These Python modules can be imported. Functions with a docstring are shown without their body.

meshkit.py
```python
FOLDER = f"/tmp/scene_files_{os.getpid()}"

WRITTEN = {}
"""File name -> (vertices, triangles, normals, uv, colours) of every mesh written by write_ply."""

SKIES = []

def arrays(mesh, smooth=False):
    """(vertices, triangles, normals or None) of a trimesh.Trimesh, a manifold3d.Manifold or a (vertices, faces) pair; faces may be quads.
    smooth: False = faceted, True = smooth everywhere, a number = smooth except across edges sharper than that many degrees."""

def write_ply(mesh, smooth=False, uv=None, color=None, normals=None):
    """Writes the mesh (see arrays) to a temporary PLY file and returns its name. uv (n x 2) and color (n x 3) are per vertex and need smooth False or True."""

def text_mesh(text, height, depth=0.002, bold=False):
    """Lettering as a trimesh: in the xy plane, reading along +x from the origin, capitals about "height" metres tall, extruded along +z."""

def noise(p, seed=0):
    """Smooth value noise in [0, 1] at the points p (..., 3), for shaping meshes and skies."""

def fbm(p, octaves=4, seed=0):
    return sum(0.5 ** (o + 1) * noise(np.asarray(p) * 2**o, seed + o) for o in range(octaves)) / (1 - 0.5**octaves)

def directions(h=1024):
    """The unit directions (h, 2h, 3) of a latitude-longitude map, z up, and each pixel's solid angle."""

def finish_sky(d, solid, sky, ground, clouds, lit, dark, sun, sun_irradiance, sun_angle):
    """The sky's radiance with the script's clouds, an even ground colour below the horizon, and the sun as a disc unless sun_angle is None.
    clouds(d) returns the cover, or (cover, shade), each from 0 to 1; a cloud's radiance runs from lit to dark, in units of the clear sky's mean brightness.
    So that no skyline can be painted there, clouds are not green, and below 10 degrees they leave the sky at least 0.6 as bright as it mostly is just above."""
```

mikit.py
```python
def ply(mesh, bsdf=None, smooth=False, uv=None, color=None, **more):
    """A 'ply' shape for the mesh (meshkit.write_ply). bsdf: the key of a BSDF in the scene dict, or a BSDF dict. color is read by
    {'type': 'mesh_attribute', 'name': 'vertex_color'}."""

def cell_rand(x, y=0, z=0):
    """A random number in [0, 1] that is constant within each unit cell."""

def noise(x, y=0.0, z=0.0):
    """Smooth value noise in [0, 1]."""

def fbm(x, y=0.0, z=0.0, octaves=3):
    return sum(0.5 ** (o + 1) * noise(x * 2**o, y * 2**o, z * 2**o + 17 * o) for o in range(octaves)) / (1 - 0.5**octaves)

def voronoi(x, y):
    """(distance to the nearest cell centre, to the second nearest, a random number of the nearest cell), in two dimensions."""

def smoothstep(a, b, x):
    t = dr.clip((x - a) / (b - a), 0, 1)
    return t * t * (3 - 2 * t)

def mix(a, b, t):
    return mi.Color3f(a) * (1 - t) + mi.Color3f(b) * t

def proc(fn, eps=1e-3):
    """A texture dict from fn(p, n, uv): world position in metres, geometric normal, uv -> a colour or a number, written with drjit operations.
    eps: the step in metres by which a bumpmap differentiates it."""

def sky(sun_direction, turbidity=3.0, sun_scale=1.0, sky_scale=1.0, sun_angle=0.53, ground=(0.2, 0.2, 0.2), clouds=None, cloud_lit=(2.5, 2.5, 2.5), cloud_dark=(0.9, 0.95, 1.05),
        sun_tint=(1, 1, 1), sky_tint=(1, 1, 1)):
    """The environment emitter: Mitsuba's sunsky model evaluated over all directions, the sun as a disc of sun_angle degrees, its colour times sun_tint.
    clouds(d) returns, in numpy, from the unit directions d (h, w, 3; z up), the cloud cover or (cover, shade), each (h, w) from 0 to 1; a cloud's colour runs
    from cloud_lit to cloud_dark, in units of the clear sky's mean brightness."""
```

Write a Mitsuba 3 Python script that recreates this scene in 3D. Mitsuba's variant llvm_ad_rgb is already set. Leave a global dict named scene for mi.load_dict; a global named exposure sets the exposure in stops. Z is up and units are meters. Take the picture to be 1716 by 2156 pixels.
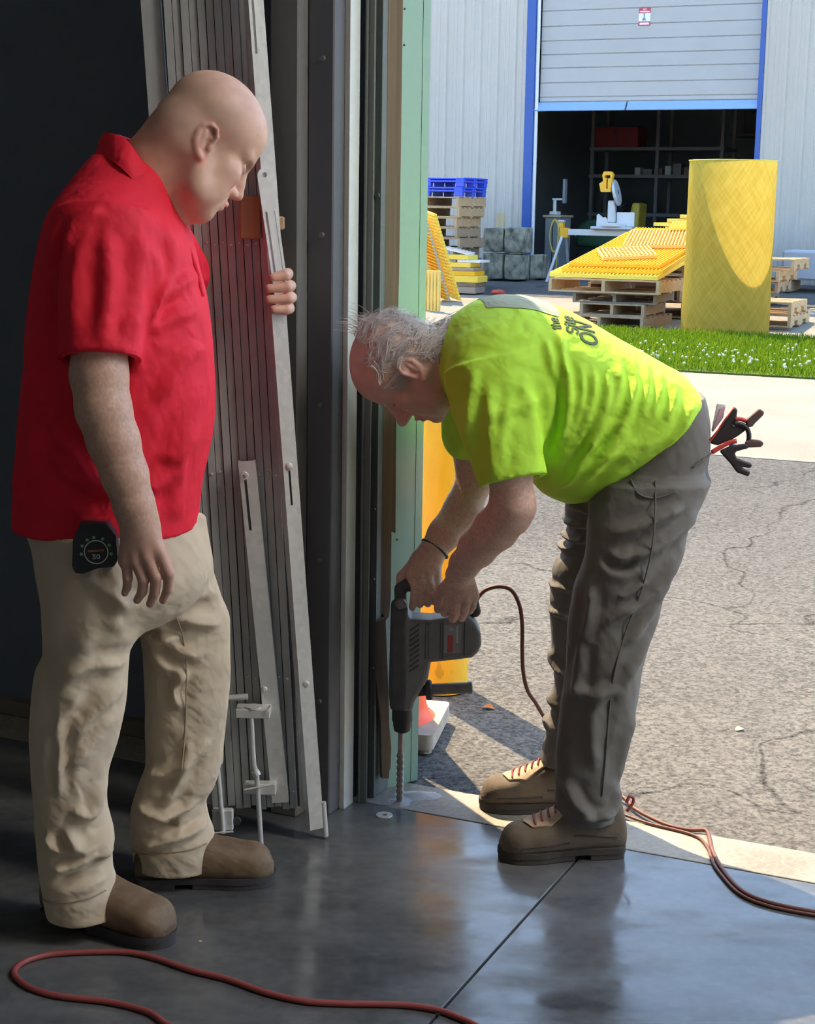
import math, random
import numpy as np, trimesh, drjit as dr, mitsuba as mi
import manifold3d as m3
from shapely.geometry import Polygon, LineString, Point
from shapely.ops import unary_union
import mikit, meshkit
from mikit import noise, fbm, voronoi, cell_rand, smoothstep, mix

TF = mi.ScalarTransform4f
scene, labels = {}, {}
V = lambda *a: np.array(a, float)

# ---------------------------------------------------------------- camera, sky and sun, exposure
scene['camera'] = {'type': 'perspective', 'fov_axis': 'x', 'fov': math.degrees(2 * math.atan(858 / 3400)),
                   'near_clip': 0.1, 'far_clip': 200.0,
                   'to_world': TF().look_at(origin=[0, 0, 1.42], target=[0, 0.98285, 1.42 - 0.18442], up=[-0.01570, 0.1844, 0.98273])}
SUN = V(-0.256, 0.513, 0.819)
scene['sky'] = mikit.sky(SUN, turbidity=3.2, sun_scale=0.80, sky_scale=1.9, ground=(0.22, 0.21, 0.19), sun_tint=(1.0, 0.92, 0.76), sky_tint=(1.03, 1.0, 0.92))
exposure = 3.2

# ---------------------------------------------------------------- helpers
AN = math.radians(24.2)                       # the building's front wall is turned 24.2 degrees to the viewing direction
UD, ND, W0 = V(math.cos(AN), -math.sin(AN), 0), V(math.sin(AN), math.cos(AN), 0), V(0, 3.97, 0)
BF = np.eye(4); BF[:3, 0], BF[:3, 1], BF[:3, 3] = UD, ND, W0   # building frame (u along the wall, n outward, z) -> world


def bw(u, n, z=0.0): return W0 + UD * u + ND * n + V(0, 0, z)


def key(name):
    k, i = name, 1
    used = {x if '__' not in name else x for x in scene} | set(labels)
    while k in used or any(x.startswith(k + '__') for x in scene):
        k, i = f'{name}_{i:03d}', i + 1
    return k


COUNT = {}


def num(name):
    i = COUNT.get(name, 0); COUNT[name] = i + 1
    return name if i == 0 else f'{name}_{i:03d}'


def thing(name, label, cat, group=None):
    k = num(name)
    labels[k] = {'label': label, 'category': cat}
    if group: labels[k]['group'] = group
    return k


def put(mesh, mat, parent=None, name=None, label=None, smooth=False, kind=None, **kw):
    """One entry of the scene: a thing that is one mesh (parent only) or a part (name under parent)."""
    k = parent if name is None else num(parent + '__' + name)
    scene[k] = mesh if isinstance(mesh, dict) else mikit.ply(mesh, mat, smooth=smooth, **kw)
    if label or kind:
        labels.setdefault(k, {})
        if label: labels[k]['label'] = label
        if kind: labels[k]['kind'] = kind
    return k


def struct(name): labels[name] = {'kind': 'structure'}; return name


def cat(*ms): return trimesh.util.concatenate([m for x in ms for m in (x if isinstance(x, (list, tuple)) else [x])])


def box(x0, x1, y0, y1, z0, z1, M=None, bev=0.0):
    e = V(x1 - x0, y1 - y0, z1 - z0)
    if bev:
        bev = min(bev, 0.45 * e.min())
        p = [V(sx * (e[0] / 2 - (a != 0) * bev), sy * (e[1] / 2 - (a != 1) * bev), sz * (e[2] / 2 - (a != 2) * bev)) for a in range(3) for sx in (-1, 1) for sy in (-1, 1) for sz in (-1, 1)]
        m = trimesh.convex.convex_hull(np.array(p))
    else:
        m = trimesh.creation.box(e)
    m.apply_translation(V(x0 + x1, y0 + y1, z0 + z1) / 2)
    if M is not None: m.apply_transform(M)
    return m


def bb(u0, u1, n0, n1, z0, z1, bev=0.0): return box(u0, u1, n0, n1, z0, z1, BF, bev)


def frame(o, x, z=None, y=None):
    """4x4 with local x along x, and z (or y) as near as may be to the one given."""
    x = np.asarray(x, float) / np.linalg.norm(x)
    if z is not None:
        y = np.cross(z, x); y /= np.linalg.norm(y); z = np.cross(x, y)
    else:
        y = np.asarray(y, float); z = np.cross(x, y); z /= np.linalg.norm(z); y = np.cross(z, x)
    M = np.eye(4); M[:3, 0], M[:3, 1], M[:3, 2], M[:3, 3] = x, y, z, o
    return M


def extr(poly, d, M=None, z0=0.0):
    m = trimesh.creation.extrude_polygon(poly, d, engine='earcut')
    m.apply_translation([0, 0, z0])
    if M is not None: m.apply_transform(M)
    return m


def cyl(a, b, r, sides=16, r2=None):
    a, b = np.asarray(a, float), np.asarray(b, float)
    r2 = r if r2 is None else r2
    return tube(np.array([a, b]), [r, r2], sides)


def spline(p, n=8):
    """Catmull-Rom through the points."""
    p = np.asarray(p, float)
    q = np.vstack([2 * p[0] - p[1], p, 2 * p[-1] - p[-2]])
    out = []
    for i in range(1, len(q) - 2):
        t = np.linspace(0, 1, n, endpoint=False)[:, None]
        a, b, c, d = q[i - 1], q[i], q[i + 1], q[i + 2]
        out.append(0.5 * (2 * b + (c - a) * t + (2 * a - 5 * b + 4 * c - d) * t ** 2 + (3 * b - a - 3 * c + d) * t ** 3))
    return np.vstack(out + [p[-1:]])


def tube(p, r, sides=10, caps=True, closed=False):
    p = np.asarray(p, float); n = len(p)
    r = np.broadcast_to(r, (n,)).astype(float)
    t = np.gradient(p, axis=0) if not closed else np.roll(p, -1, 0) - np.roll(p, 1, 0)
    t /= np.linalg.norm(t, axis=1, keepdims=True) + 1e-12
    a = np.cross(t[0], [0, 0, 1.0] if abs(t[0][2]) < 0.9 else [1.0, 0, 0]); a /= np.linalg.norm(a)
    A = [a]
    for i in range(1, n):
        a = A[-1] - t[i] * (A[-1] @ t[i]); A.append(a / np.linalg.norm(a))
    A = np.array(A); B = np.cross(t, A)
    ang = np.arange(sides) * 2 * np.pi / sides
    v = (p[:, None] + r[:, None, None] * (np.cos(ang)[None, :, None] * A[:, None] + np.sin(ang)[None, :, None] * B[:, None])).reshape(-1, 3)
    f = []
    for i in range(n if closed else n - 1):
        j = (i + 1) % n
        for s in range(sides):
            s2 = (s + 1) % sides
            f += [[i * sides + s, i * sides + s2, j * sides + s2], [i * sides + s, j * sides + s2, j * sides + s]]
    if caps and not closed:
        v = np.vstack([v, p[:1], p[-1:]])
        for s in range(sides):
            s2 = (s + 1) % sides
            f += [[n * sides, s2, s], [n * sides + 1, (n - 1) * sides + s, (n - 1) * sides + s2]]
    return trimesh.Trimesh(v, np.array(f), process=False)


def lathe(prof, sides=32, M=None):
    """prof: (r, z) from bottom to top, turned about z."""
    prof = np.array(prof, float)
    ang = np.arange(sides) * 2 * np.pi / sides
    v = np.stack([prof[:, :1] * np.cos(ang), prof[:, :1] * np.sin(ang), np.repeat(prof[:, 1:], sides, 1)], -1).reshape(-1, 3)
    f = []
    for i in range(len(prof) - 1):
        for s in range(sides):
            s2 = (s + 1) % sides
            f += [[i * sides + s, i * sides + s2, (i + 1) * sides + s2], [i * sides + s, (i + 1) * sides + s2, (i + 1) * sides + s]]
    m = trimesh.Trimesh(v, f, process=False)
    if M is not None: m.apply_transform(M)
    return m


def loft(rings, caps=True):
    """Joins rings of equal point count (counter-clockwise seen from the last ring)."""
    R = np.asarray(rings, float); n, s = R.shape[:2]
    i, j = np.meshgrid(np.arange(n - 1), np.arange(s), indexing='ij')
    q = np.stack([i * s + j, i * s + (j + 1) % s, (i + 1) * s + (j + 1) % s, (i + 1) * s + j], -1).reshape(-1, 4)
    f = np.vstack([q[:, [0, 1, 2]], q[:, [0, 2, 3]]]); v = R.reshape(-1, 3)
    if caps:
        v = np.vstack([v, R[0].mean(0), R[-1].mean(0)]); k = np.arange(s)
        f = np.vstack([f, np.stack([np.full(s, n * s), (k + 1) % s, k], 1), np.stack([np.full(s, n * s + 1), (n - 1) * s + k, (n - 1) * s + (k + 1) % s], 1)])
    return trimesh.Trimesh(v, f, process=False)


def move(m, M): m = m.copy(); m.apply_transform(M); return m


def trs(x=0, y=0, z=0, rz=0.0, rx=0.0, ry=0.0):
    R = trimesh.transformations.euler_matrix(math.radians(rx), math.radians(ry), math.radians(rz), 'sxyz')
    R[:3, 3] = x, y, z
    return R


def pri(color, rough=0.6, metal=0.0, spec=0.5, **k):
    c = mikit.proc(color) if callable(color) else {'type': 'rgb', 'value': list(color)}
    r = mikit.proc(rough) if callable(rough) else rough
    return {'type': 'twosided', 'bsdf': {'type': 'principled', 'base_color': c, 'roughness': r, 'metallic': metal, 'specular': spec, **k}}


def bump(fn, scale, color, rough=0.6, eps=1e-3, **k):
    b = pri(color, rough, **k)['bsdf']
    return {'type': 'twosided', 'bsdf': {'type': 'bumpmap', 'arbitrary': {**mikit.proc(fn, eps)}, 'scale': scale, 'bsdf': b}}


def mat(name, d): scene['mat_' + name] = d; return 'mat_' + name


def uvn(p):
    """Building-frame coordinates of world points, for textures."""
    x, y = p.x - float(W0[0]), p.y - float(W0[1])
    return x * float(UD[0]) + y * float(UD[1]), x * float(ND[0]) + y * float(ND[1])

# ---------------------------------------------------------------- implicit surfaces: bodies and clothes are ONE skin drawn round smoothly joined volumes
def rc(a, b, ra, rb):
    """Round cone from a to b."""
    a, b = V(*a), V(*b); d = b - a; L2 = max(d @ d, 1e-12)
    def f(P):
        q = P - a; t = np.clip(q @ d / L2, 0, 1)
        return np.linalg.norm(q - t[:, None] * d, axis=1) - (ra + (rb - ra) * t)
    R = max(ra, rb)
    return f, np.minimum(a, b) - R, np.maximum(a, b) + R


def el(c, r, R=None):
    """Ellipsoid; R: 3x3 whose columns are its axes."""
    c, r = V(*c), V(*r); R = np.eye(3) if R is None else np.asarray(R)
    def f(P):
        q = (P - c) @ R; k0 = np.linalg.norm(q / r, axis=1); k1 = np.linalg.norm(q / r ** 2, axis=1)
        return np.where(k1 > 1e-9, k0 * (k0 - 1) / np.maximum(k1, 1e-9), -r.min())
    e = np.sqrt(((R * r) ** 2).sum(1))
    return f, c - e, c + e


def lf(o, w, l, st, n=2.3, cap=0.004):
    """Loft along the straight axis w from o; l is the lateral direction, d = l x w the depth direction.
    Stations (t, back, front, half width, lateral centre): extents measured from the axis."""
    o, w, l = V(*o), V(*w), V(*l); w = w / np.linalg.norm(w); l = l - w * (l @ w); l /= np.linalg.norm(l); d = np.cross(l, w)
    st = np.array([list(s) + [0.0] * (5 - len(s)) for s in st], float)
    from scipy.interpolate import PchipInterpolator
    I = PchipInterpolator(st[:, 0], st[:, 1:])
    t0, t1 = st[0, 0], st[-1, 0]
    def f(P):
        q = P - o; t = q @ w; s = I(np.clip(t, t0, t1))
        cd, hd = (s[:, 0] + s[:, 1]) / 2, (s[:, 1] - s[:, 0]) / 2
        x, y = (q @ d - cd) / hd, (q @ l - s[:, 3]) / s[:, 2]
        k = (np.abs(x) ** n + np.abs(y) ** n + 1e-9) ** (1 / n)
        g = np.sqrt((np.abs(x) ** (n - 1) / hd) ** 2 + (np.abs(y) ** (n - 1) / s[:, 2]) ** 2) * k ** (1 - n)
        side = (k - 1) / np.maximum(g, 1e-6)
        side = np.clip(side, -np.minimum(hd, s[:, 2]), 9)
        return np.maximum(side, np.maximum(t0 - t, t - t1) + 0 * cap)
    tt = np.linspace(t0, t1, 40); S = I(tt); pts = []
    for a in (0, 1):
        for b in (-1, 1):
            pts.append(o + tt[:, None] * w + S[:, a:a + 1] * d + (S[:, 3:4] + b * S[:, 2:3]) * l)
    pts = np.vstack(pts)
    return f, pts.min(0) - 0.01, pts.max(0) + 0.01


def hp(o, nrm):
    """Half space, solid on the side that nrm points away from."""
    o, nrm = V(*o), V(*nrm) / np.linalg.norm(V(*nrm))
    return (lambda P: (P - o) @ nrm), V(-9, -9, -9), V(9, 9, 9)


def chain(pts, rad, k, op='u', k2=None):
    return [(op, rc(pts[i], pts[i + 1], rad[i], rad[i + 1]), k) for i in range(len(pts) - 1)]


def skin(ops, h, lo=None, hi=None):
    """Surface nets over ops [('u' | 's' | 'i', primitive, blend radius)]; returns a Trimesh."""
    us = [o for o in ops if o[0] == 'u']
    L = np.min([o[1][1] for o in us], 0) - 3 * h if lo is None else V(*lo)
    H = np.max([o[1][2] for o in us], 0) + 3 * h if hi is None else V(*hi)
    n = np.ceil((H - L) / h).astype(int) + 1
    D = np.full(n, 1.0, np.float32); C = 20
    for ci in np.ndindex(*(-(-n // C))):
        a = np.array(ci) * C; b = np.minimum(a + C, n)
        clo, chi = L + a * h, L + (b - 1) * h
        act = [o for o in ops if np.all(o[1][1] - o[2] - 2 * h < chi) and np.all(o[1][2] + o[2] + 2 * h > clo)]
        if not any(o[0] == 'u' for o in act): continue
        g = np.meshgrid(*[np.arange(a[i], b[i]) for i in range(3)], indexing='ij')
        P = np.stack([x.ravel() for x in g], 1) * h + L
        d = np.full(len(P), 1.0)
        for op, (f, _, _), k in act:
            e = f(P)
            if op == 's': e = -e
            if op == 'u':
                if k > 0: m = np.clip(0.5 + 0.5 * (d - e) / k, 0, 1); d = d * (1 - m) + e * m - k * m * (1 - m)
                else: d = np.minimum(d, e)
            else:
                if k > 0: m = np.clip(0.5 - 0.5 * (d - e) / k, 0, 1); d = d * (1 - m) + e * m + k * m * (1 - m)
                else: d = np.maximum(d, e)
        D[a[0]:b[0], a[1]:b[1], a[2]:b[2]] = d.reshape([b[i] - a[i] for i in range(3)])
    return nets(D, L, h)


def nets(D, L, h):
    S = D < 0
    c = [S[i:S.shape[0] - 1 + i, j:S.shape[1] - 1 + j, k:S.shape[2] - 1 + k] for i in (0, 1) for j in (0, 1) for k in (0, 1)]
    anyi, alli = c[0].copy(), c[0].copy()
    for x in c[1:]: anyi |= x; alli &= x
    cells = np.argwhere(anyi & ~alli)
    val = np.stack([D[cells[:, 0] + i, cells[:, 1] + j, cells[:, 2] + k] for i in (0, 1) for j in (0, 1) for k in (0, 1)], 1).astype(float)
    cor = np.array([[i, j, k] for i in (0, 1) for j in (0, 1) for k in (0, 1)], float)
    acc, cnt = np.zeros((len(cells), 3)), np.zeros(len(cells))
    for a in range(8):
        for ax in (4, 2, 1):
            if a & ax: continue
            b = a | ax; x = (val[:, a] < 0) != (val[:, b] < 0)
            t = np.where(x, val[:, a] / np.where(x, val[:, a] - val[:, b], 1), 0)
            acc += np.where(x[:, None], cor[a] + t[:, None] * (cor[b] - cor[a]), 0); cnt += x
    v = L + h * (cells + acc / cnt[:, None])
    idx = np.full([s - 1 for s in S.shape], -1, np.int32); idx[tuple(cells.T)] = np.arange(len(cells))
    F = []
    for ax in range(3):
        o1, o2 = (ax + 1) % 3, (ax + 2) % 3
        A = S.take(range(S.shape[ax] - 1), ax); B = S.take(range(1, S.shape[ax]), ax)
        e = np.argwhere(A != B); e = e[(e[:, o1] > 0) & (e[:, o2] > 0) & (e[:, o1] < S.shape[o1] - 1) & (e[:, o2] < S.shape[o2] - 1)]
        ins = A[tuple(e.T)]
        u1, u2 = np.zeros(3, int), np.zeros(3, int); u1[o1] = 1; u2[o2] = 1
        q = np.stack([idx[tuple((e - u1 - u2).T)], idx[tuple((e - u2).T)], idx[tuple(e.T)], idx[tuple((e - u1).T)]], 1)
        q = np.where(ins[:, None], q, q[:, ::-1]); F.append(q)
    q = np.vstack(F)
    d1 = np.linalg.norm(v[q[:, 0]] - v[q[:, 2]], axis=1) <= np.linalg.norm(v[q[:, 1]] - v[q[:, 3]], axis=1)
    f = np.vstack([q[d1][:, [0, 1, 2]], q[d1][:, [0, 2, 3]], q[~d1][:, [1, 2, 3]], q[~d1][:, [1, 3, 0]]])
    return trimesh.Trimesh(v, f, process=False)


def normals(m):
    v, f = m.vertices, m.faces; n = np.zeros_like(v); fn = np.cross(v[f[:, 1]] - v[f[:, 0]], v[f[:, 2]] - v[f[:, 0]])
    for k in range(3): np.add.at(n, f[:, k], fn)
    return n / np.maximum(np.linalg.norm(n, axis=1, keepdims=True), 1e-12)


def relax(m, n=4):
    """Volume-keeping smoothing."""
    v = m.vertices.copy(); e = m.edges_unique; deg = np.bincount(e.ravel(), minlength=len(v))[:, None].clip(1)
    for i in range(2 * n):
        s = np.zeros_like(v); np.add.at(s, e[:, 0], v[e[:, 1]]); np.add.at(s, e[:, 1], v[e[:, 0]])
        v = v + (0.5 if i % 2 == 0 else -0.52) * (s / deg - v)
    return trimesh.Trimesh(v, m.faces, process=False)


def seg_dist(P, line):
    """Distance to a polyline, and the position along it from 0 to 1."""
    line = np.asarray(line, float); best, tt = np.full(len(P), 9.0), np.zeros(len(P)); n = len(line) - 1
    for i in range(n):
        a, d = line[i], line[i + 1] - line[i]
        t = np.clip((P - a) @ d / max(d @ d, 1e-12), 0, 1); e = np.linalg.norm(P - a - t[:, None] * d, axis=1)
        w = e < best; best = np.where(w, e, best); tt = np.where(w, (i + t) / n, tt)
    return best, tt


def fold(m, folds, plane=(0, 2), side=None, nrm=None):
    """Cloth folds: (polyline in the two coordinates of plane, width, height) raised along the normals, fading at their ends; side(N) weights the facing."""
    v, N = m.vertices.copy(), normals(m); w = 1.0 if side is None else side(N); Q = v[:, list(plane)]; h = np.zeros(len(v))
    for line, width, height in folds:
        line = spline(line, 5) if len(line) > 2 else np.asarray(line, float)
        lo, hi = line.min(0) - 4 * width, line.max(0) + 4 * width
        k = np.nonzero(((Q > lo) & (Q < hi)).all(1))[0]
        if not len(k): continue
        d, t = seg_dist(Q[k], line)
        h[k] += height * np.exp(-(d / width) ** 2) * np.clip(np.minimum(t, 1 - t) * 5 + 0.12, 0, 1) - 0.35 * height * np.exp(-((d - 2.1 * width) / (1.2 * width)) ** 2) * np.clip(np.minimum(t, 1 - t) * 5, 0, 1)
    return trimesh.Trimesh(v + N * (h * w)[:, None], m.faces, process=False)


def keep(m, mask):
    """Drops the faces with no vertex in mask."""
    f = m.faces[mask[m.faces].all(1)]; u, inv = np.unique(f, return_inverse=True)
    return trimesh.Trimesh(m.vertices[u], inv.reshape(-1, 3), process=False)


def head_ops(M, s=1.0, p=None):
    """A man's head in cm about the ear canals (x forward, y left, z up), put in place by the 4x4 M. Returns ops for skin()."""
    p = {**dict(jaw=5.0, chin=7.3, belly=0.0, nose=1.0, neck=None, crown=0.0, fat=0.0), **(p or {})}
    R, S = M[:3, :3], 0.01 * s
    X = lambda x, y, z: M[:3, 3] + R @ (V(x, y, z) * S)
    E = lambda c, r, a=None: el(X(*c), V(*r) * S, R if a is None else R @ a)
    C = lambda a, b, ra, rb: rc(X(*a), X(*b), ra * S, rb * S)
    rot = lambda ax, deg: trimesh.transformations.rotation_matrix(math.radians(deg), ax)[:3, :3]
    k = lambda x: x * S
    o = [('u', E((-0.7, 0, 4.9 + p['crown']), (9.5, 7.6, 8.2)), 0), ('u', E((3.2, 0, 4.6), (6.2, 6.5, 6.4)), k(1.5)),
         ('u', E((3.4, 0, -3.6), (5.4, 5.6 + p['fat'], 7.0)), k(2.5)), ('u', E((-4.5, 0, -1.0), (5.0, 6.0, 5.0)), k(3))]
    for y in (-1, 1):
        o += [('u', C((-0.8, y * (5.0 + p['fat']), -3.5), (3.0, y * (p['jaw'] + p['fat']), -8.2), 1.7, 1.7), k(2.2)), ('u', C((3.0, y * (p['jaw'] + p['fat']), -8.2), (7.0, y * 1.8, -9.6), 1.7, 1.6), k(2.0)),
              ('u', E((5.6, y * 4.3, -2.0), (2.6, 2.4, 2.3)), k(2)), ('u', C((8.3, y * 1.0, 2.2), (6.7, y * 4.8, 2.5), 1.15, 0.9), k(1.4)),
              ('u', E((4.5, y * (4.6 + p['fat']), -6.0), (3.0, 1.7, 3.0)), k(2.2))]
    o += [('u', E((p['chin'], 0, -9.7), (1.9, 2.2, 1.7)), k(1.4)), ('u', E((3.5, 0, -9.0 - p['belly']), (4.5, 4.2, 2.2 + p['belly'])), k(2.5)),
          ('u', E((7.3, 0, -6.4), (2.3, 3.0, 2.6)), k(1.6))]
    for y in (-1, 1):
        o += [('s', E((9.2, y * 3.1, 0.3), (1.9, 1.9, 1.3)), k(1.4))]
    n = p['nose']; o += [('u', E((8.6 + 0.4 * n, 0, -1.9), (1.7, 0.95, 2.5)), k(0.9))]
    o += [('u', C((8.6, 0, 1.6), (9.9 + 0.5 * n, 0, -1.4), 0.75, 0.85), k(0.9)), ('u', C((9.9 + 0.5 * n, 0, -1.4), (10.7 + n, 0, -3.1), 0.85, 1.10), k(0.5)), ('u', E((9.2 + n, 0, -3.7), (1.7, 0.7, 0.8)), k(0.6))]
    for y in (-1, 1):
        o += [('u', E((9.2 + 0.6 * n, y * 1.25, -3.7), (1.25, 0.75, 0.9)), k(0.6)), ('s', E((9.9 + 0.6 * n, y * 0.75, -4.75), (0.75, 0.35, 0.4)), k(0.25)),
              ('u', E((7.0, y * 3.1, 0.25), (1.45, 1.5, 1.25)), k(0.5)), ('u', C((8.25, y * 2.2, -0.55), (7.7, y * 4.4, -0.4), 0.22, 0.18), k(0.35)), ('u', C((8.45, y * 2.0, 0.75), (7.6, y * 4.5, 0.65), 0.26, 0.22), k(0.35)),
              ('s', C((9.6, y * 2.2, -4.6), (8.2, y * 3.7, -7.3), 0.22, 0.15), k(0.7))]
    o += [('u', C((9.25, -1.7, -6.25), (9.85, -0.4, -5.9), 0.42, 0.55), k(0.5)), ('u', C((9.85, 0.4, -5.9), (9.25, 1.7, -6.25), 0.55, 0.42), k(0.5)), ('u', C((9.15, -1.6, -7.3), (9.15, 1.6, -7.3), 0.62, 0.62), k(0.6)),
          ('s', C((9.9, -2.3, -6.75), (9.9, 2.3, -6.75), 0.2, 0.2), k(0.35)), ('s', C((9.5, -1.3, -8.4), (9.5, 1.3, -8.4), 0.5, 0.5), k(0.9))]
    for y in (-1, 1):                                       # ears: bowl, helix, inner fold, lobe
        A = rot([0, 0, 1], y * 24) @ rot([0, 1, 0], -12)
        e = lambda a, b, c: X(*(V(-0.6, y * 7.35, -0.9) + A @ V(a, y * b, c)))
        Cr = lambda a, b, ra, rb: rc(e(*a), e(*b), ra * S, rb * S)
        o += [('u', E(V(-0.6, y * 7.2, -1.0) + A @ V(-0.7, 0, 0.1), (1.7, 0.55, 2.8), A), k(0.5)), ('s', E(V(-0.6, y * 7.35, -0.9) + A @ V(-0.15, y * 0.65, -0.2), (0.95, 0.75, 1.25), A), k(0.3)),
              ('s', E(V(-0.6, y * 7.35, -0.9) + A @ V(-0.55, y * 0.55, 1.45), (0.75, 0.4, 0.9), A), k(0.25))]
        hx = [(0.7, 0.1, 0.3), (1.0, 0.35, 1.6), (0.5, 0.5, 2.7), (-0.7, 0.55, 3.15), (-1.9, 0.6, 2.5), (-2.35, 0.6, 1.2), (-2.1, 0.5, -0.3), (-1.5, 0.4, -1.6), (-0.9, 0.25, -2.4)]
        for i in range(len(hx) - 1): o.append(('u', Cr(hx[i], hx[i + 1], 0.38, 0.38), k(0.25)))
        o += [('u', Cr((-0.9, 0.2, -2.4), (-0.3, 0.1, -2.9), 0.55, 0.6), k(0.4)), ('u', Cr((-1.2, 0.3, 1.6), (-1.25, 0.35, -0.9), 0.3, 0.32), k(0.35)), ('u', Cr((0.55, 0.2, -0.4), (0.4, 0.2, -0.9), 0.42, 0.4), k(0.35))]
    return o, X


def head_paint(m, M, s, base, warm, dark=None, lip=(0.55, 0.22, 0.2), brow=None):
    """Skin colours about the head: warmer cheeks, nose and ears, lips, brows."""
    q = ((m.vertices - M[:3, 3]) @ M[:3, :3]) / (0.01 * s)
    c = np.tile(V(*base), (len(q), 1)); n = meshkit.fbm(m.vertices * 60, 3) - 0.5; n2 = meshkit.fbm(m.vertices * 14, 3, 5) - 0.5
    c *= (1 + 0.22 * n + 0.25 * n2)[:, None]
    def add(w, col): nonlocal c; w = np.clip(w, 0, 1)[:, None]; c = c * (1 - w) + V(*col) * w
    y = np.abs(q[:, 1])
    g = lambda cx, cy, cz, r: np.exp(-(((q[:, 0] - cx) ** 2 + (y - cy) ** 2 + (q[:, 2] - cz) ** 2) / r ** 2))
    add(0.5 * g(6.5, 4.3, -2.8, 2.6) + 0.6 * g(11, 0, -3.4, 1.8), warm)
    add(0.75 * ((y > 7.0) & (q[:, 0] < 1.5) & (q[:, 0] > -4) & (q[:, 2] > -5.0) & (q[:, 2] < 3.0)) * 1.0, warm)
    add(0.85 * (np.exp(-((q[:, 2] + 6.75) / 0.75) ** 2) * (y < 2.4) * (q[:, 0] > 8.3)), lip)
    add(0.55 * np.exp(-((q[:, 2] - 2.1) / 0.55) ** 2) * (y > 1.2) * (y < 5.2) * (q[:, 0] > 5.5), V(*base) * 0.55 if brow is None else brow)
    add(0.6 * np.exp(-((q[:, 2] + 0.05) / 0.28) ** 2) * (y > 1.7) * (y < 4.6) * (q[:, 0] > 6.5), V(*base) * 0.3)
    if dark: add(dark[0](q), dark[1])
    return c


def nails(m, c, tips):
    """Fingernail colour at (tip, direction of the nail)."""
    for p, d in tips:
        q = m.vertices - V(*p); a = q @ V(*d); r = np.linalg.norm(q - a[:, None] * V(*d), axis=1)
        k = (r < 0.0062) & (a > 0.001) & (a < 0.02); c[k] = c[k] * 0.35 + V(0.62, 0.42, 0.36) * 0.65
    return c


scene['mat_skin'] = {'type': 'twosided', 'bsdf': {'type': 'principled', 'base_color': {'type': 'mesh_attribute', 'name': 'vertex_color'}, 'roughness': 0.46, 'specular': 0.42}}
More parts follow.
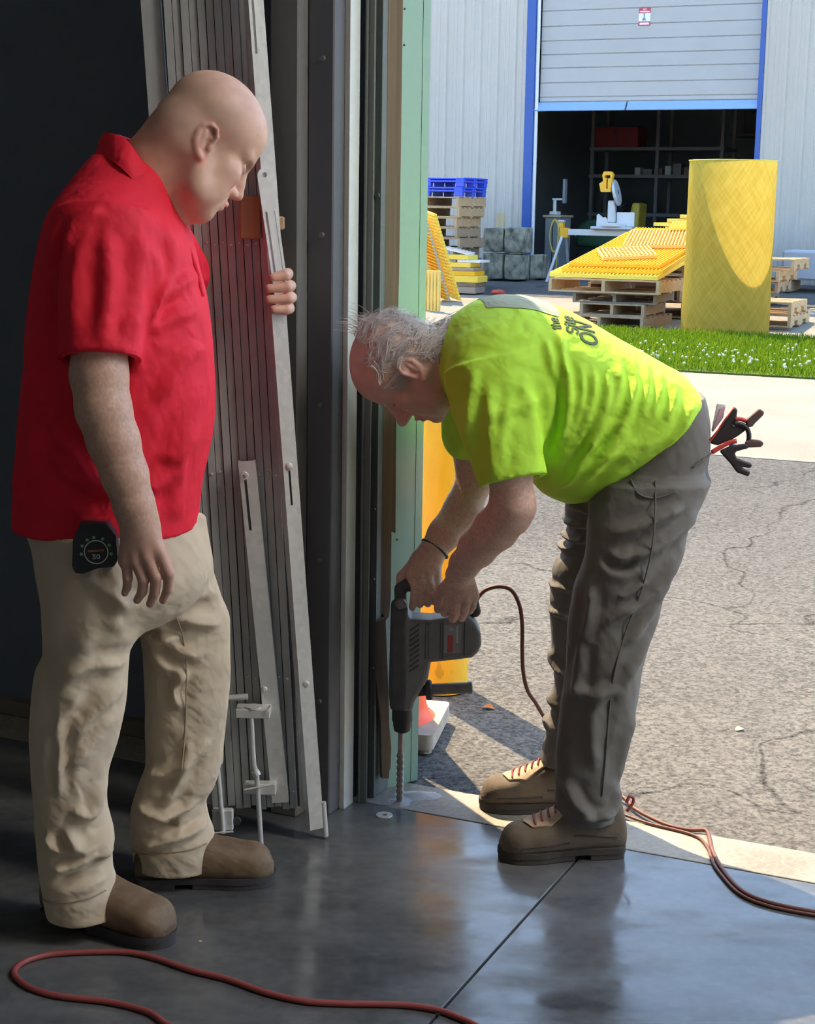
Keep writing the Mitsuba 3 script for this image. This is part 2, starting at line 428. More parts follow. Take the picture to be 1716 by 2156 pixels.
# ---------------------------------------------------------------- materials of the setting
def floor_col(p, n, uv):
    a = fbm(p.x * 2.2, p.y * 2.2, 0.3, 4); b = fbm(p.x * 9, p.y * 22, 1.7, 3); c = fbm(p.x * 60, p.y * 60, 4.0, 2)
    t = dr.clip(0.5 + 1.1 * (a - 0.5) + 0.7 * (b - 0.5) + 0.25 * (c - 0.5), 0, 1)
    return mix((0.040, 0.043, 0.046), (0.145, 0.148, 0.150), t)
def floor_rough(p, n, uv):
    return dr.clip(0.20 + 0.5 * (fbm(p.x * 7, p.y * 16, 2.0, 4) - 0.45), 0.1, 0.5)
mat('floor', pri(floor_col, floor_rough, spec=0.55))
def edge_col(p, n, uv): return mix((0.20, 0.185, 0.155), (0.36, 0.335, 0.285), dr.clip(0.5 + 1.2 * (fbm(p.x * 5, p.y * 5, 3.0, 4) - 0.5) + 0.5 * (noise(p.x * 160, p.y * 160, 1.0) - 0.5), 0, 1))
mat('floor_edge', pri(edge_col, 0.6, spec=0.4))
mat('joint', pri((0.05, 0.048, 0.045), 0.9))
def asphalt_col(p, n, uv):
    s = noise(p.x * 210, p.y * 210, 0.0); l = fbm(p.x * 0.8, p.y * 0.8, 2.0, 4); g = noise(p.x * 90, p.y * 90, 5.0)
    d1, d2, r = voronoi(p.x * 0.55 + 0.5 * fbm(p.x * 2, p.y * 2, 1.0, 3), p.y * 0.55 + 0.5 * fbm(p.x * 2, p.y * 2, 7.0, 3))
    crack = smoothstep(0.014, 0.002, d2 - d1)
    v = 0.098 + 0.08 * (s - 0.5) + 0.08 * (g - 0.5) + 0.06 * (l - 0.5) - 0.05 * crack
    return mi.Color3f(v * 1.02, v, v * 0.95)
mat('asphalt', bump(lambda p, n, uv: noise(p.x * 170, p.y * 170, 0) + 0.5 * noise(p.x * 330, p.y * 330, 3.0), 0.0012, asphalt_col, 0.92, spec=0.25))
def pave_col(p, n, uv):
    t = dr.clip(0.5 + 0.9 * (fbm(p.x * 1.6, p.y * 1.6, 0.0, 4) - 0.5) + 0.35 * (noise(p.x * 140, p.y * 140, 1.0) - 0.5), 0, 1)
    return mix((0.20, 0.185, 0.15), (0.29, 0.27, 0.22), t)
mat('paving', pri(pave_col, 0.9, spec=0.25))
def soil_col(p, n, uv): return mix((0.05, 0.085, 0.02), (0.11, 0.15, 0.035), fbm(p.x * 3, p.y * 3, 0.0, 4))
mat('turf', pri(soil_col, 0.95, spec=0.1))
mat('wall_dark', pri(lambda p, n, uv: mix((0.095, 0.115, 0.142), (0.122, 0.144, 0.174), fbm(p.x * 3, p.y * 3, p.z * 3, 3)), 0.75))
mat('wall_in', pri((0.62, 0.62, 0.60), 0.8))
mat('ceiling', pri((0.60, 0.60, 0.58), 0.85))
mat('outer', pri((0.40, 0.46, 0.42), 0.5))
mat('sill', pri(lambda p, n, uv: mix((0.10, 0.085, 0.065), (0.17, 0.15, 0.12), fbm(p.x * 8, p.y * 8, p.z * 30, 3)), 0.85))
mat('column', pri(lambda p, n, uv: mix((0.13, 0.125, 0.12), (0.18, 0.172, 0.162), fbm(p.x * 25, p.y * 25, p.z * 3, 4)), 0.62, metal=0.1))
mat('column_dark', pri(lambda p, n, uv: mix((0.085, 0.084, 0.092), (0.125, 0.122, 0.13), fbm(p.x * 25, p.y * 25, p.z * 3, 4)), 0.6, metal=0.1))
def galv_col(p, n, uv):
    d1, d2, r = voronoi((p.x + p.y) * 70, p.z * 70)
    return mix((0.60, 0.61, 0.60), (0.76, 0.77, 0.76), dr.clip(0.5 * r + 0.6 * fbm(p.x * 30, p.y * 30, p.z * 6, 3) - 0.05, 0, 1))
mat('galvanised', pri(galv_col, 0.34, metal=0.45))
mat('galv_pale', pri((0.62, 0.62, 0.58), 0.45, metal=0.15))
mat('track', pri(lambda p, n, uv: mix((0.10, 0.115, 0.108), (0.17, 0.185, 0.172), fbm(p.x * 40, p.y * 40, p.z * 2.5, 4)), 0.5, metal=0.2))
def jambwood(p, n, uv):
    g = fbm(p.x * 130, p.y * 130, p.z * 2.2, 4)
    return mix((0.13, 0.095, 0.065), (0.27, 0.205, 0.14), g)
mat('jamb_wood', pri(jambwood, 0.85))
mat('green_paint', pri(lambda p, n, uv: mix((0.26, 0.42, 0.325), (0.295, 0.455, 0.355), fbm(p.x * 9, p.y * 9, p.z * 2, 3)) * (1 - 0.25 * smoothstep(0.62, 0.75, fbm(p.x * 30, p.y * 30, p.z * 4, 3)) * smoothstep(0.6, 0.1, p.z)), 0.34, spec=0.5))

# ---------------------------------------------------------------- the room: floor slabs with sawn joints, walls, ceiling, doorway
fl = struct('floor')
G = 0.006
for (a, b, c, d) in ((-6.0, 0.59, -9.0, -0.256), (0.59, 6.5, -9.0, -0.256), (-6.0, -0.9, -0.256, 0.06), (-0.9, 3.2, -0.256, -0.082), (3.2, 6.5, -0.256, -0.082)):
    put(bb(a + G / 2, b - G / 2, c + G / 2, d - G / 2, -0.15, 0, 0.0012), 'mat_floor' if c < -1 else 'mat_floor_edge', fl, 'slab')
put(bb(-6.2, 6.7, -9.2, -0.09, -0.3, -0.06), 'mat_joint', fl, 'subbase')
struct('wall_front'); HD = 3.7
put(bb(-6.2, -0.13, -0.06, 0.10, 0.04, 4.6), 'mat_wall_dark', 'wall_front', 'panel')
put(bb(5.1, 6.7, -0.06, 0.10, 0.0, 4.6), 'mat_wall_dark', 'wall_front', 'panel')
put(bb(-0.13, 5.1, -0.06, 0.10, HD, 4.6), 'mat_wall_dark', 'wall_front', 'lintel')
put(bb(-6.2, -0.13, 0.10, 0.14, -0.1, 4.7), 'mat_outer', 'wall_front', 'cladding')
put(bb(-6.0, -0.14, -0.10, 0.05, 0.0, 0.042, 0.004), 'mat_sill', struct('baseboard_front'))
put(bb(-6.3, -6.2, -9.3, 0.1, -0.1, 4.6), 'mat_wall_in', struct('wall_left'))
put(bb(6.7, 6.8, -9.3, 0.1, -0.1, 4.6), 'mat_wall_in', struct('wall_right'))
put(bb(-6.3, 6.8, -9.4, -9.3, -0.1, 4.6), 'mat_wall_in', struct('wall_back'))
put(bb(-6.3, 6.8, -9.4, 0.1, 4.6, 4.7), 'mat_ceiling', struct('ceiling'))

# high-bay lamps under the ceiling of the workshop, each a housing with a lit diffuser
mat('lamp_housing', pri((0.6, 0.6, 0.6), 0.5))
LAMP = [4.0, 3.75, 3.4]
i_ = 0
for u_, n_, w_ in ((3.0, -0.65, 'nearest the green door post'), (4.7, -0.65, 'in the middle of the row'), (6.0, -1.2, 'in the corner by the right wall')):
        cl = thing('ceiling_light', 'rectangular high-bay lamp under the workshop ceiling, ' + w_, 'ceiling light', 'high-bay lamps')
        put(bb(u_ - 0.62, u_ + 0.62, n_ - 0.32, n_ + 0.32, 4.30, 4.38, 0.01), 'mat_lamp_housing', cl, 'housing')
        scene[cl + '__diffuser'] = {**mikit.ply(bb(u_ - 0.58, u_ + 0.58, n_ - 0.28, n_ + 0.28, 4.285, 4.299), 'mat_lamp_housing'), 'emitter': {'type': 'area', 'radiance': {'type': 'rgb', 'value': LAMP}}}

# the left jamb of the doorway, from the room outwards
c = thing('steel_column', 'dark steel column standing between the leaning folded gate and the door track', 'column')
put(bb(-0.158, -0.088, -0.42, -0.065, 0, HD, 0.003), 'mat_column', c, 'flange')
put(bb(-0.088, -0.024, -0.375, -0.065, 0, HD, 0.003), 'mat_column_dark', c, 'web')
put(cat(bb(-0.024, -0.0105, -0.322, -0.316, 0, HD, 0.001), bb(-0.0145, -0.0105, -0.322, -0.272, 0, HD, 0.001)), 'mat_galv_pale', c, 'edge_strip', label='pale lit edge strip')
for z in (0.28, 0.62, 0.98, 1.36, 1.74):
    put(cyl(bw(-0.05, -0.383, z), bw(-0.05, -0.374, z), 0.006, 10), 'mat_column', c, 'bolt')
t = thing('door_track', 'grey green steel door track running up beside the weathered timber', 'door track')
put(cat(bb(0.000, 0.005, -0.268, -0.10, 0, HD, 0.001), bb(-0.004, 0.020, -0.262, -0.258, 0, HD, 0.001)), 'mat_track', t, 'rail')
put(bb(0.005, 0.021, -0.222, -0.10, 0, HD, 0.001), 'mat_track', t, 'plate')
for z in (0.33, 0.55, 0.72, 1.45):
    put(cyl(bw(0.013, -0.228, z), bw(0.013, -0.221, z), 0.0055, 10), 'mat_track', t, 'bolt')
w = thing('jamb_timber', 'weathered brown timber lining with a broken lower end next to the green post', 'timber')
Mt = frame(bw(0.0215, -0.196, 0), bw(0.026, 0.030) - bw(0, 0), z=V(0, 0, 1))
Mt = Mt @ np.array([[1, 0, 0, 0], [0, 0, -1, 0], [0, 1, 0, 0], [0, 0, 0, 1.0]])
put(extr(Polygon([(0, HD), (0, 0.455), (0.006, 0.46), (0.012, 0.44), (0.022, 0.452), (0.026, 0.50), (0.0255, 0.66), (0.036, 0.655), (0.0345, 0.82), (0.033, 1.0), (0.036, 1.3), (0.035, HD)]), 0.03, Mt, -0.03), 'mat_jamb_wood', w, 'board')
Ms = frame(bw(0.0235, -0.218, 0), bw(0.026, 0.030) - bw(0, 0), z=V(0, 0, 1)) @ np.array([[1, 0, 0, 0], [0, 0, -1, 0], [0, 1, 0, 0], [0, 0, 0, 1.0]])
put(extr(Polygon([(-0.004, 0.445), (-0.003, 0.31), (0.012, 0.20), (0.018, 0.048), (0.036, 0.044), (0.037, 0.12), (0.033, 0.24), (0.024, 0.40), (0.021, 0.452)]), 0.014, Ms, -0.014), 'mat_jamb_wood', w, 'splint', label='split lower piece of the timber')
put(extr(Polygon([(0.026, 0.22), (0.036, 0.195), (0.045, 0.165), (0.050, 0.12), (0.0495, 0.065), (0.040, 0.046), (0.030, 0.046)]), 0.012, Ms, -0.032), 'mat_jamb_wood', w, 'splint')
gp = thing('green_door_post', 'pale green painted steel door post at the left side of the opening', 'post')
pg = Polygon([(-0.044, 3.828), (0.0195, 3.8815), (0.0205, 3.886), (0.0350, 3.8965), (0.031, 3.93), (-0.012, 3.905), (-0.048, 3.836)])
put(extr(pg, HD), 'mat_green_paint', gp, 'channel')
put(extr(Polygon([(0.0192, 3.8793), (0.0360, 3.8935), (0.0355, 3.8965), (0.0185, 3.8815)]), HD), 'mat_green_paint', gp, 'flange')
gn = V(0.0539, -0.0635, 0); gn /= np.linalg.norm(gn)
for z in (1.79, 1.87, 1.15, 0.63):
    q = V(-0.025, 3.844, z); put(cyl(q, q + gn * 0.002, 0.0022, 8), 'mat_joint', gp, 'screw')

# ---------------------------------------------------------------- outdoor ground: asphalt, concrete, turf, far yard rising to the other building
def strip(n0, n1, z0, z1, u0=-40, u1=40, t=0.3):
    m = box(u0, u1, n0, n1, -t, 0); v = m.vertices.copy()
    v[:, 2] += np.where(v[:, 1] < (n0 + n1) / 2, z0, z1); m.vertices = v
    m.apply_transform(BF); return m
put(strip(-0.084, 5.85, -0.006, 0), 'mat_asphalt', struct('asphalt_apron'))
put(strip(5.85, 10.75, 0.004, 0.004), 'mat_paving', struct('concrete_drive'))
put(strip(10.75, 15.0, 0.02, 0.05, u0=-5.0), 'mat_turf', struct('turf_soil'))
put(strip(10.75, 15.0, 0.004, -0.004, u1=-5.0), 'mat_paving', struct('side_paving'))
put(strip(15.0, 18.7, -0.02, 0.19), 'mat_paving', struct('yard_paving'))
put(strip(18.7, 22.0, 0.19, 0.372), 'mat_asphalt', struct('yard_asphalt'))
# ---------------------------------------------------------------- the bald man in the red polo shirt
mat('red_cloth', bump(lambda p, n, uv: fbm(p.x * 42, p.y * 42, p.z * 24, 3), 0.006, lambda p, n, uv: mix((0.62, 0.012, 0.03), (0.74, 0.02, 0.045), fbm(p.x * 20, p.y * 20, p.z * 20, 3)), 0.72, spec=0.25, sheen=0.35))
mat('khaki', bump(lambda p, n, uv: fbm(p.x * 36 + p.z * 12, p.y * 36, p.z * 30, 3), 0.008, lambda p, n, uv: mix((0.46, 0.37, 0.265), (0.58, 0.48, 0.355), fbm(p.x * 9, p.y * 9, p.z * 7, 4)), 0.78, spec=0.2, sheen=0.25))
mat('khaki_seam', pri((0.30, 0.235, 0.16), 0.85))
def boot_leather(p, n, uv):
    t = fbm(p.x * 30, p.y * 30, p.z * 30, 4)
    return mix((0.10, 0.062, 0.036), (0.215, 0.145, 0.088), dr.clip(t * 1.5 - 0.25, 0, 1))
mat('boot_leather', bump(lambda p, n, uv: fbm(p.x * 120, p.y * 120, p.z * 120, 3), 0.0015, boot_leather, 0.6, spec=0.4))
mat('boot_sole', pri((0.035, 0.033, 0.035), 0.75))
mat('boot_gusset', pri((0.02, 0.022, 0.035), 0.8))

P1 = thing('person', 'bald man in red polo shirt and khaki trousers holding the folding gate', 'person')
fwd = V(0.73, 0.295, -0.616); fwd /= np.linalg.norm(fwd)
H1 = frame(V(-0.398, 3.13, 1.535), fwd, z=V(0, 0.02, 1))
ops, X1 = head_ops(H1, 1.045, dict(jaw=5.2, fat=0.45, chin=6.9, belly=0.6, nose=-0.1))
# neck with a thick nape, chest core, both arms
ops += [('u', rc(X1(-2.6, 0, -2.5), (-0.512, 3.13, 1.455), 0.066, 0.074), 0.03), ('u', rc(X1(2.2, 0, -7.5), (-0.472, 3.13, 1.44), 0.05, 0.06), 0.035), ('u', rc(X1(-4.6, 0, 0.0), (-0.527, 3.13, 1.455), 0.048, 0.055), 0.03),
        ('u', rc((-0.530, 3.13, 1.40), (-0.560, 3.13, 1.30), 0.08, 0.11), 0.04), ('u', rc((-0.555, 3.00, 1.385), (-0.555, 3.26, 1.385), 0.07, 0.07), 0.04)]
ra = [(-0.556, 2.965, 1.370), (-0.556, 2.897, 1.196), (-0.554, 2.875, 1.12), (-0.545, 2.862, 1.06), (-0.527, 2.855, 1.005), (-0.507, 2.85, 0.945), (-0.491, 2.85, 0.890), (-0.481, 2.855, 0.850)]
ops += chain(ra, [0.055, 0.051, 0.0505, 0.049, 0.046, 0.041, 0.036, 0.032], 0.012)
ops += [('u', rc((-0.475, 2.86, 0.86), (-0.462, 2.848, 0.80), 0.022, 0.018), 0.02), ('u', rc((-0.490, 2.853, 0.86), (-0.505, 2.853, 0.79), 0.022, 0.016), 0.02)]
mcp = [(-0.506, 2.846, 0.786), (-0.4865, 2.838, 0.789), (-0.4655, 2.834, 0.797), (-0.4435, 2.838, 0.804)]
wr = [(-0.492, 2.857, 0.846), (-0.484, 2.853, 0.848), (-0.476, 2.853, 0.848), (-0.468, 2.857, 0.846)]
for a, b in zip(wr, mcp): ops.append(('u', rc(a, b, 0.018, 0.0125), 0.010))
ops += [('u', rc((-0.486, 2.868, 0.835), (-0.478, 2.866, 0.795), 0.016, 0.012), 0.015)]
R1 = [0.0115, 0.0100, 0.0088, 0.0072]
for ch in ([mcp[0], (-0.503, 2.842, 0.758), (-0.506, 2.852, 0.739), (-0.513, 2.864, 0.724)], [mcp[1], (-0.4735, 2.834, 0.757), (-0.4785, 2.847, 0.731), (-0.4905, 2.864, 0.711)],
           [mcp[2], (-0.4505, 2.830, 0.762), (-0.4550, 2.844, 0.731), (-0.4670, 2.862, 0.705)], [mcp[3], (-0.4275, 2.834, 0.769), (-0.4315, 2.847, 0.738), (-0.4430, 2.862, 0.712)]):
    s = 0.92 if ch[0] is mcp[0] else 1.03
    ops += [('u', rc(ch[i], ch[i + 1], R1[i] * s, R1[i + 1] * s), 0.0025) for i in range(3)]
ops += [(o, p, 0.003) for o, p, _ in chain([(-0.472, 2.872, 0.835), (-0.452, 2.892, 0.800), (-0.444, 2.905, 0.772), (-0.446, 2.905, 0.748)], [0.015, 0.0125, 0.0115, 0.009], 0)]
# far arm reaches behind the gate; its four fingers come round the channel's edge
la = [(-0.545, 3.30, 1.385), (-0.555, 3.48, 1.27), (-0.545, 3.605, 1.175), (-0.42, 3.606, 1.205), (-0.315, 3.592, 1.238)]
ops += chain(la, [0.06, 0.05, 0.046, 0.042, 0.031], 0.015)
hz = [1.276, 1.252, 1.228, 1.206]
for i, z in enumerate(hz):
    dx = [-0.006, 0.0, 0.002, -0.003][i]; L = [0.004, -0.004, -0.004, 0.006][i]; dz = [0.006, 0.002, -0.001, -0.004][i]
    kn = V(-0.274 + dx, 3.556, z)
    ops += [('u', rc((-0.312, 3.590, 1.241 + (z - 1.241) * 0.6), kn, 0.021, 0.0132), 0.008)]
    ops += [(o, p, 0.0022) for o, p, _ in chain([kn, V(-0.2610 + dx, 3.520, z + dz * 0.4), V(-0.2640 + dx, 3.4735, z + dz * 0.3), V(-0.2975 + L, 3.4615, z - dz * 0.2 - 0.002)], [0.0132, 0.0123, 0.0116, 0.0094], 0)]
ops += [(o, p, 0.003) for o, p, _ in chain([(-0.312, 3.588, 1.262), (-0.335, 3.58, 1.288), (-0.342, 3.575, 1.318)], [0.016, 0.012, 0.0095], 0)]
b1 = skin(ops, 0.0025)
b1 = relax(b1, 1)
q1 = (b1.vertices - H1[:3, 3]) @ H1[:3, :3] / 0.01045
stub = lambda q: 0.26 * np.clip((q[:, 2] + 3.5) / 2, 0, 1) * np.clip((11.5 - q[:, 2]) / 6, 0, 1) * (1 - np.clip((q[:, 0] - 0.0) / 4, 0, 1)) * (np.abs(q[:, 1]) < 9) * (q[:, 0] > -14)
c1 = head_paint(b1, H1, 1.045, (0.62, 0.375, 0.275), (0.68, 0.33, 0.245), (stub, (0.25, 0.19, 0.165)))
arm = (b1.vertices[:, 2] < 1.16) & (b1.vertices[:, 1] < 2.95); hand = np.clip((0.87 - b1.vertices[:, 2]) / 0.08, 0, 1) * arm
fz = meshkit.fbm(b1.vertices * V(420, 420, 150), 2, 9)
c1 = np.where(arm[:, None], c1 * (0.80 + 0.42 * (1 - hand[:, None]) * (fz[:, None] - 0.45)) * V(0.98, 0.99, 1.0), c1)
c1 = c1 * (1 - 0.35 * hand[:, None]) + V(0.52, 0.27, 0.225) * 0.35 * hand[:, None]
c1 = nails(b1, c1, [((-0.443, 2.853, 0.712), (0, -1, 0)), ((-0.467, 2.853, 0.705), (0, -1, 0)), ((-0.4905, 2.855, 0.711), (0, -1, 0)), ((-0.513, 2.856, 0.724), (0, -1, 0))])
put(b1, 'mat_skin', P1, 'body', smooth=True, color=np.clip(c1, 0.02, 0.9))

def ear(): pass
# shirt: torso and two sleeves as one cloth
st = [(0.800, -0.774, -0.414, 0.200), (0.877, -0.767, -0.408, 0.206), (0.934, -0.761, -0.396, 0.212), (0.99, -0.755, -0.386, 0.216), (1.083, -0.746, -0.381, 0.220), (1.175, -0.736, -0.387, 0.220), (1.248, -0.725, -0.397, 0.218),
      (1.302, -0.714, -0.411, 0.214), (1.356, -0.700, -0.424, 0.205), (1.401, -0.684, -0.438, 0.185), (1.445, -0.658, -0.450, 0.150), (1.482, -0.630, -0.462, 0.115), (1.512, -0.605, -0.49, 0.07)]
ops = [('u', lf((0, 3.13, 0), (0, 0, 1), (0, 1, 0), st, 2.4), 0),
       ('u', el((-0.565, 2.965, 1.36), (0.085, 0.075, 0.09)), 0.05), ('u', el((-0.555, 3.295, 1.36), (0.08, 0.075, 0.09)), 0.05),
       ('u', lf((-0.560, 2.970, 1.40), (0.006, -0.092, -0.255), (0, 1, -0.35), [(0, -0.085, 0.085, 0.07), (0.06, -0.09, 0.09, 0.078), (0.13, -0.084, 0.083, 0.076), (0.2, -0.078, 0.074, 0.072), (0.268, -0.074, 0.071, 0.069)], 2.1), 0.022),
       ('s', rc((-0.555, 2.90, 1.185), (-0.553, 2.862, 1.09), 0.060, 0.064), 0.0), ('u', rc((-0.545, 3.30, 1.38), (-0.505, 3.48, 1.28), 0.085, 0.075), 0.03),
       ('s', rc((-0.472, 3.13, 1.455), (-0.44, 3.13, 1.52), 0.058, 0.09), 0.012)]
s1 = relax(skin(ops, 0.005), 2)
near = lambda N: np.clip(-N[:, 1] * 1.6 + 0.15, 0, 1)
s1 = fold(s1, [(l, w * 0.95, h * 1.45) for l, w, h in [([(-0.54, 1.378), (-0.53, 1.277), (-0.54, 1.179)], 0.016, 0.007), ([(-0.575, 1.386), (-0.588, 1.277), (-0.588, 1.191)], 0.018, 0.006), ([(-0.482, 1.371), (-0.479, 1.278), (-0.497, 1.18)], 0.013, 0.008),
    ([(-0.467, 1.363), (-0.457, 1.296), (-0.468, 1.244), (-0.484, 1.21)], 0.010, 0.009), ([(-0.456, 1.388), (-0.438, 1.33), (-0.445, 1.279), (-0.475, 1.236)], 0.009, 0.009), ([(-0.393, 1.297), (-0.423, 1.279), (-0.454, 1.245), (-0.474, 1.202)], 0.011, 0.009),
    ([(-0.398, 1.229), (-0.441, 1.215), (-0.476, 1.193)], 0.012, 0.007), ([(-0.66, 1.052), (-0.618, 0.974), (-0.572, 0.922), (-0.541, 0.911)], 0.016, 0.010), ([(-0.666, 0.973), (-0.619, 0.93), (-0.559, 0.9)], 0.014, 0.009),
    ([(-0.46, 1.064), (-0.416, 1.142), (-0.39, 1.16)], 0.014, 0.009), ([(-0.489, 0.896), (-0.445, 0.932), (-0.4, 1.021)], 0.016, 0.008), ([(-0.458, 0.95), (-0.418, 0.995), (-0.382, 1.108)], 0.017, 0.008),
    ([(-0.61, 1.39), (-0.634, 1.31), (-0.637, 1.20)], 0.009, -0.011), ([(-0.541, 1.412), (-0.592, 1.386), (-0.618, 1.344)], 0.012, 0.006), ([(-0.44, 0.83), (-0.433, 0.90), (-0.42, 0.96)], 0.013, 0.007), ([(-0.70, 0.90), (-0.69, 1.05), (-0.68, 1.2)], 0.02, 0.008), ([(-0.735, 0.85), (-0.725, 1.0), (-0.70, 1.15)], 0.018, 0.007)]], side=near)
v = s1.vertices.copy(); N = normals(s1)
v += N * (0.009 * (meshkit.fbm(v * V(7, 7, 5), 3, 2) - 0.5))[:, None] * np.clip(1.6 - np.abs(v[:, 2:3] - 1.1) * 2, 0.3, 1)
s1 = trimesh.Trimesh(v, s1.faces, process=False)
put(s1, 'mat_red_cloth', P1, 'shirt', smooth=True)
hem = [(0.0685 * math.cos(a), 0.067 * math.sin(a)) for a in np.linspace(0, 2 * np.pi, 40, endpoint=False)]
Ms = frame(V(-0.554, 2.880, 1.150), V(1, 0, 0.02), z=V(-0.02, 0.34, 0.94))
put(tube(np.array([Ms[:3, 3] + Ms[:3, 0] * (a * 1.06) + Ms[:3, 1] * b for a, b in hem]), 0.0035, 6, closed=True), 'mat_red_cloth', P1, 'sleeve_hem', smooth=True)
# collar: a folded band round the neck with two points
top = [(-0.447, 1.402, 0.0), (-0.451, 1.410, 0.03), (-0.461, 1.434, 0.05), (-0.471, 1.458, 0.064), (-0.499, 1.499, 0.080), (-0.527, 1.535, 0.070), (-0.556, 1.549, 0.040), (-0.580, 1.553, 0.0)]
bot = [(-0.440, 1.386, 0.012), (-0.444, 1.383, 0.045), (-0.457, 1.403, 0.070), (-0.467, 1.416, 0.090), (-0.494, 1.445, 0.116), (-0.528, 1.481, 0.118), (-0.565, 1.502, 0.080), (-0.600, 1.510, 0.0)]
for sd, nm in ((-1, 'near'), (1, 'far')):
    A = spline([(x, 3.13 + sd * y, z) for x, z, y in top], 5); B = spline([(x, 3.13 + sd * y, z) for x, z, y in bot], 5)
    rings = []
    for t, off in ((0, 0), (0.12, 0.006), (0.5, 0.008), (1.0, 0.004), (1.0, -0.001), (0.5, -0.002), (0.05, -0.004)):
        M_ = A * (1 - t) + B * t; o_ = M_ - V(-0.53, 3.13, 1.44); o_ /= np.linalg.norm(o_, axis=1, keepdims=True)
        rings.append(M_ + o_ * off)
    m = loft(np.transpose(np.array(rings), (1, 0, 2))[:: (1 if sd < 0 else -1)])
    put(m, 'mat_red_cloth', P1, 'collar', smooth=50)
put(cat(tube(spline([(-0.4455, 3.112, 1.388), (-0.425, 3.105, 1.345), (-0.408, 3.10, 1.295), (-0.3975, 3.10, 1.25)], 6), [0.005] * 19, 8)), 'mat_red_cloth', P1, 'placket', smooth=True)

# trousers
nl = [(0.04, -0.700, -0.562, 0.075), (0.060, -0.704, -0.564, 0.078), (0.09, -0.708, -0.564, 0.080), (0.13, -0.714, -0.572, 0.079), (0.159, -0.716, -0.573, 0.082), (0.199, -0.717, -0.570, 0.083), (0.235, -0.718, -0.577, 0.080), (0.258, -0.719, -0.581, 0.080), (0.316, -0.724, -0.577, 0.083),
      (0.404, -0.725, -0.554, 0.088), (0.471, -0.720, -0.540, 0.090), (0.538, -0.711, -0.534, 0.092), (0.576, -0.695, -0.530, 0.094), (0.614, -0.694, -0.512, 0.097), (0.689, -0.696, -0.490, 0.102, 0.005), (0.80, -0.70, -0.48, 0.10, 0.03)]
fl_ = [(0.034, -0.570, -0.405, 0.075), (0.069, -0.576, -0.401, 0.078), (0.101, -0.579, -0.399, 0.080), (0.143, -0.577, -0.412, 0.080), (0.175, -0.572, -0.418, 0.080), (0.218, -0.560, -0.399, 0.082), (0.271, -0.543, -0.384, 0.083), (0.375, -0.543, -0.372, 0.087), (0.478, -0.545, -0.365, 0.090),
       (0.57, -0.554, -0.365, 0.096), (0.631, -0.575, -0.383, 0.10, -0.01), (0.73, -0.64, -0.405, 0.10, -0.03), (0.80, -0.68, -0.41, 0.09, -0.04)]
pv = [(0.60, -0.655, -0.49, 0.10), (0.651, -0.705, -0.415, 0.165), (0.709, -0.728, -0.390, 0.188), (0.757, -0.734, -0.402, 0.190), (0.804, -0.746, -0.416, 0.188), (0.86, -0.745, -0.42, 0.185)]
ops = [('u', lf((0, 3.0, 0), (0, 0, 1), (0, 1, 0), nl, 2.2), 0), ('u', lf((0, 3.25, 0), (0, 0, 1), (0, 1, 0), fl_, 2.2), 0.012), ('u', lf((0, 3.125, 0), (0, 0, 1), (0, 1, 0), pv, 2.3), 0.035)]
t1 = skin(ops, 0.0045)
FN = [([(-0.629, 0.421), (-0.583, 0.478), (-0.533, 0.526)], 0.013, 0.010), ([(-0.639, 0.365), (-0.593, 0.413), (-0.543, 0.479)], 0.014, 0.008), ([(-0.632, 0.289), (-0.601, 0.27), (-0.572, 0.337)], 0.014, 0.013), ([(-0.642, 0.25), (-0.62, 0.203), (-0.575, 0.213), (-0.559, 0.233)], 0.012, 0.016),
      ([(-0.672, 0.163), (-0.616, 0.179), (-0.566, 0.194)], 0.010, 0.015), ([(-0.589, 0.165), (-0.575, 0.194), (-0.559, 0.213)], 0.008, 0.012), ([(-0.655, 0.477), (-0.617, 0.571), (-0.58, 0.645)], 0.020, 0.009), ([(-0.635, 0.552), (-0.581, 0.571), (-0.526, 0.563)], 0.013, 0.008),
      ([(-0.551, 0.772), (-0.534, 0.7), (-0.545, 0.627)], 0.016, 0.008), ([(-0.595, 0.753), (-0.561, 0.718), (-0.499, 0.673)], 0.014, 0.008), ([(-0.683, 0.231), (-0.661, 0.202), (-0.625, 0.193)], 0.010, 0.011), ([(-0.672, 0.134), (-0.617, 0.145), (-0.558, 0.155)], 0.010, -0.013),
      ([(-0.645, 0.496), (-0.65, 0.383), (-0.654, 0.308)], 0.008, 0.008), ([(-0.69, 0.40), (-0.65, 0.45), (-0.60, 0.53)], 0.012, 0.007)]
FF = [([(-0.489, 0.63), (-0.437, 0.601), (-0.374, 0.582)], 0.012, 0.009), ([(-0.504, 0.61), (-0.466, 0.541), (-0.408, 0.522)], 0.013, 0.010), ([(-0.524, 0.55), (-0.486, 0.501), (-0.442, 0.491)], 0.014, 0.010), ([(-0.442, 0.491), (-0.467, 0.451), (-0.458, 0.411)], 0.010, 0.011), ([(-0.538, 0.256), (-0.489, 0.268), (-0.439, 0.299), (-0.4, 0.341)], 0.013, 0.012),
      ([(-0.554, 0.194), (-0.49, 0.175), (-0.421, 0.196)], 0.011, 0.014), ([(-0.54, 0.143), (-0.48, 0.154), (-0.475, 0.17), (-0.411, 0.197)], 0.009, -0.012), ([(-0.499, 0.195), (-0.459, 0.258), (-0.439, 0.34)], 0.012, 0.010), ([(-0.55, 0.101), (-0.481, 0.123), (-0.397, 0.15)], 0.009, 0.009), ([(-0.455, 0.729), (-0.417, 0.67), (-0.379, 0.632)], 0.013, 0.008), ([(-0.524, 0.57), (-0.505, 0.555), (-0.447, 0.571)], 0.011, 0.010)]
isn = t1.vertices[:, 1] < 3.12
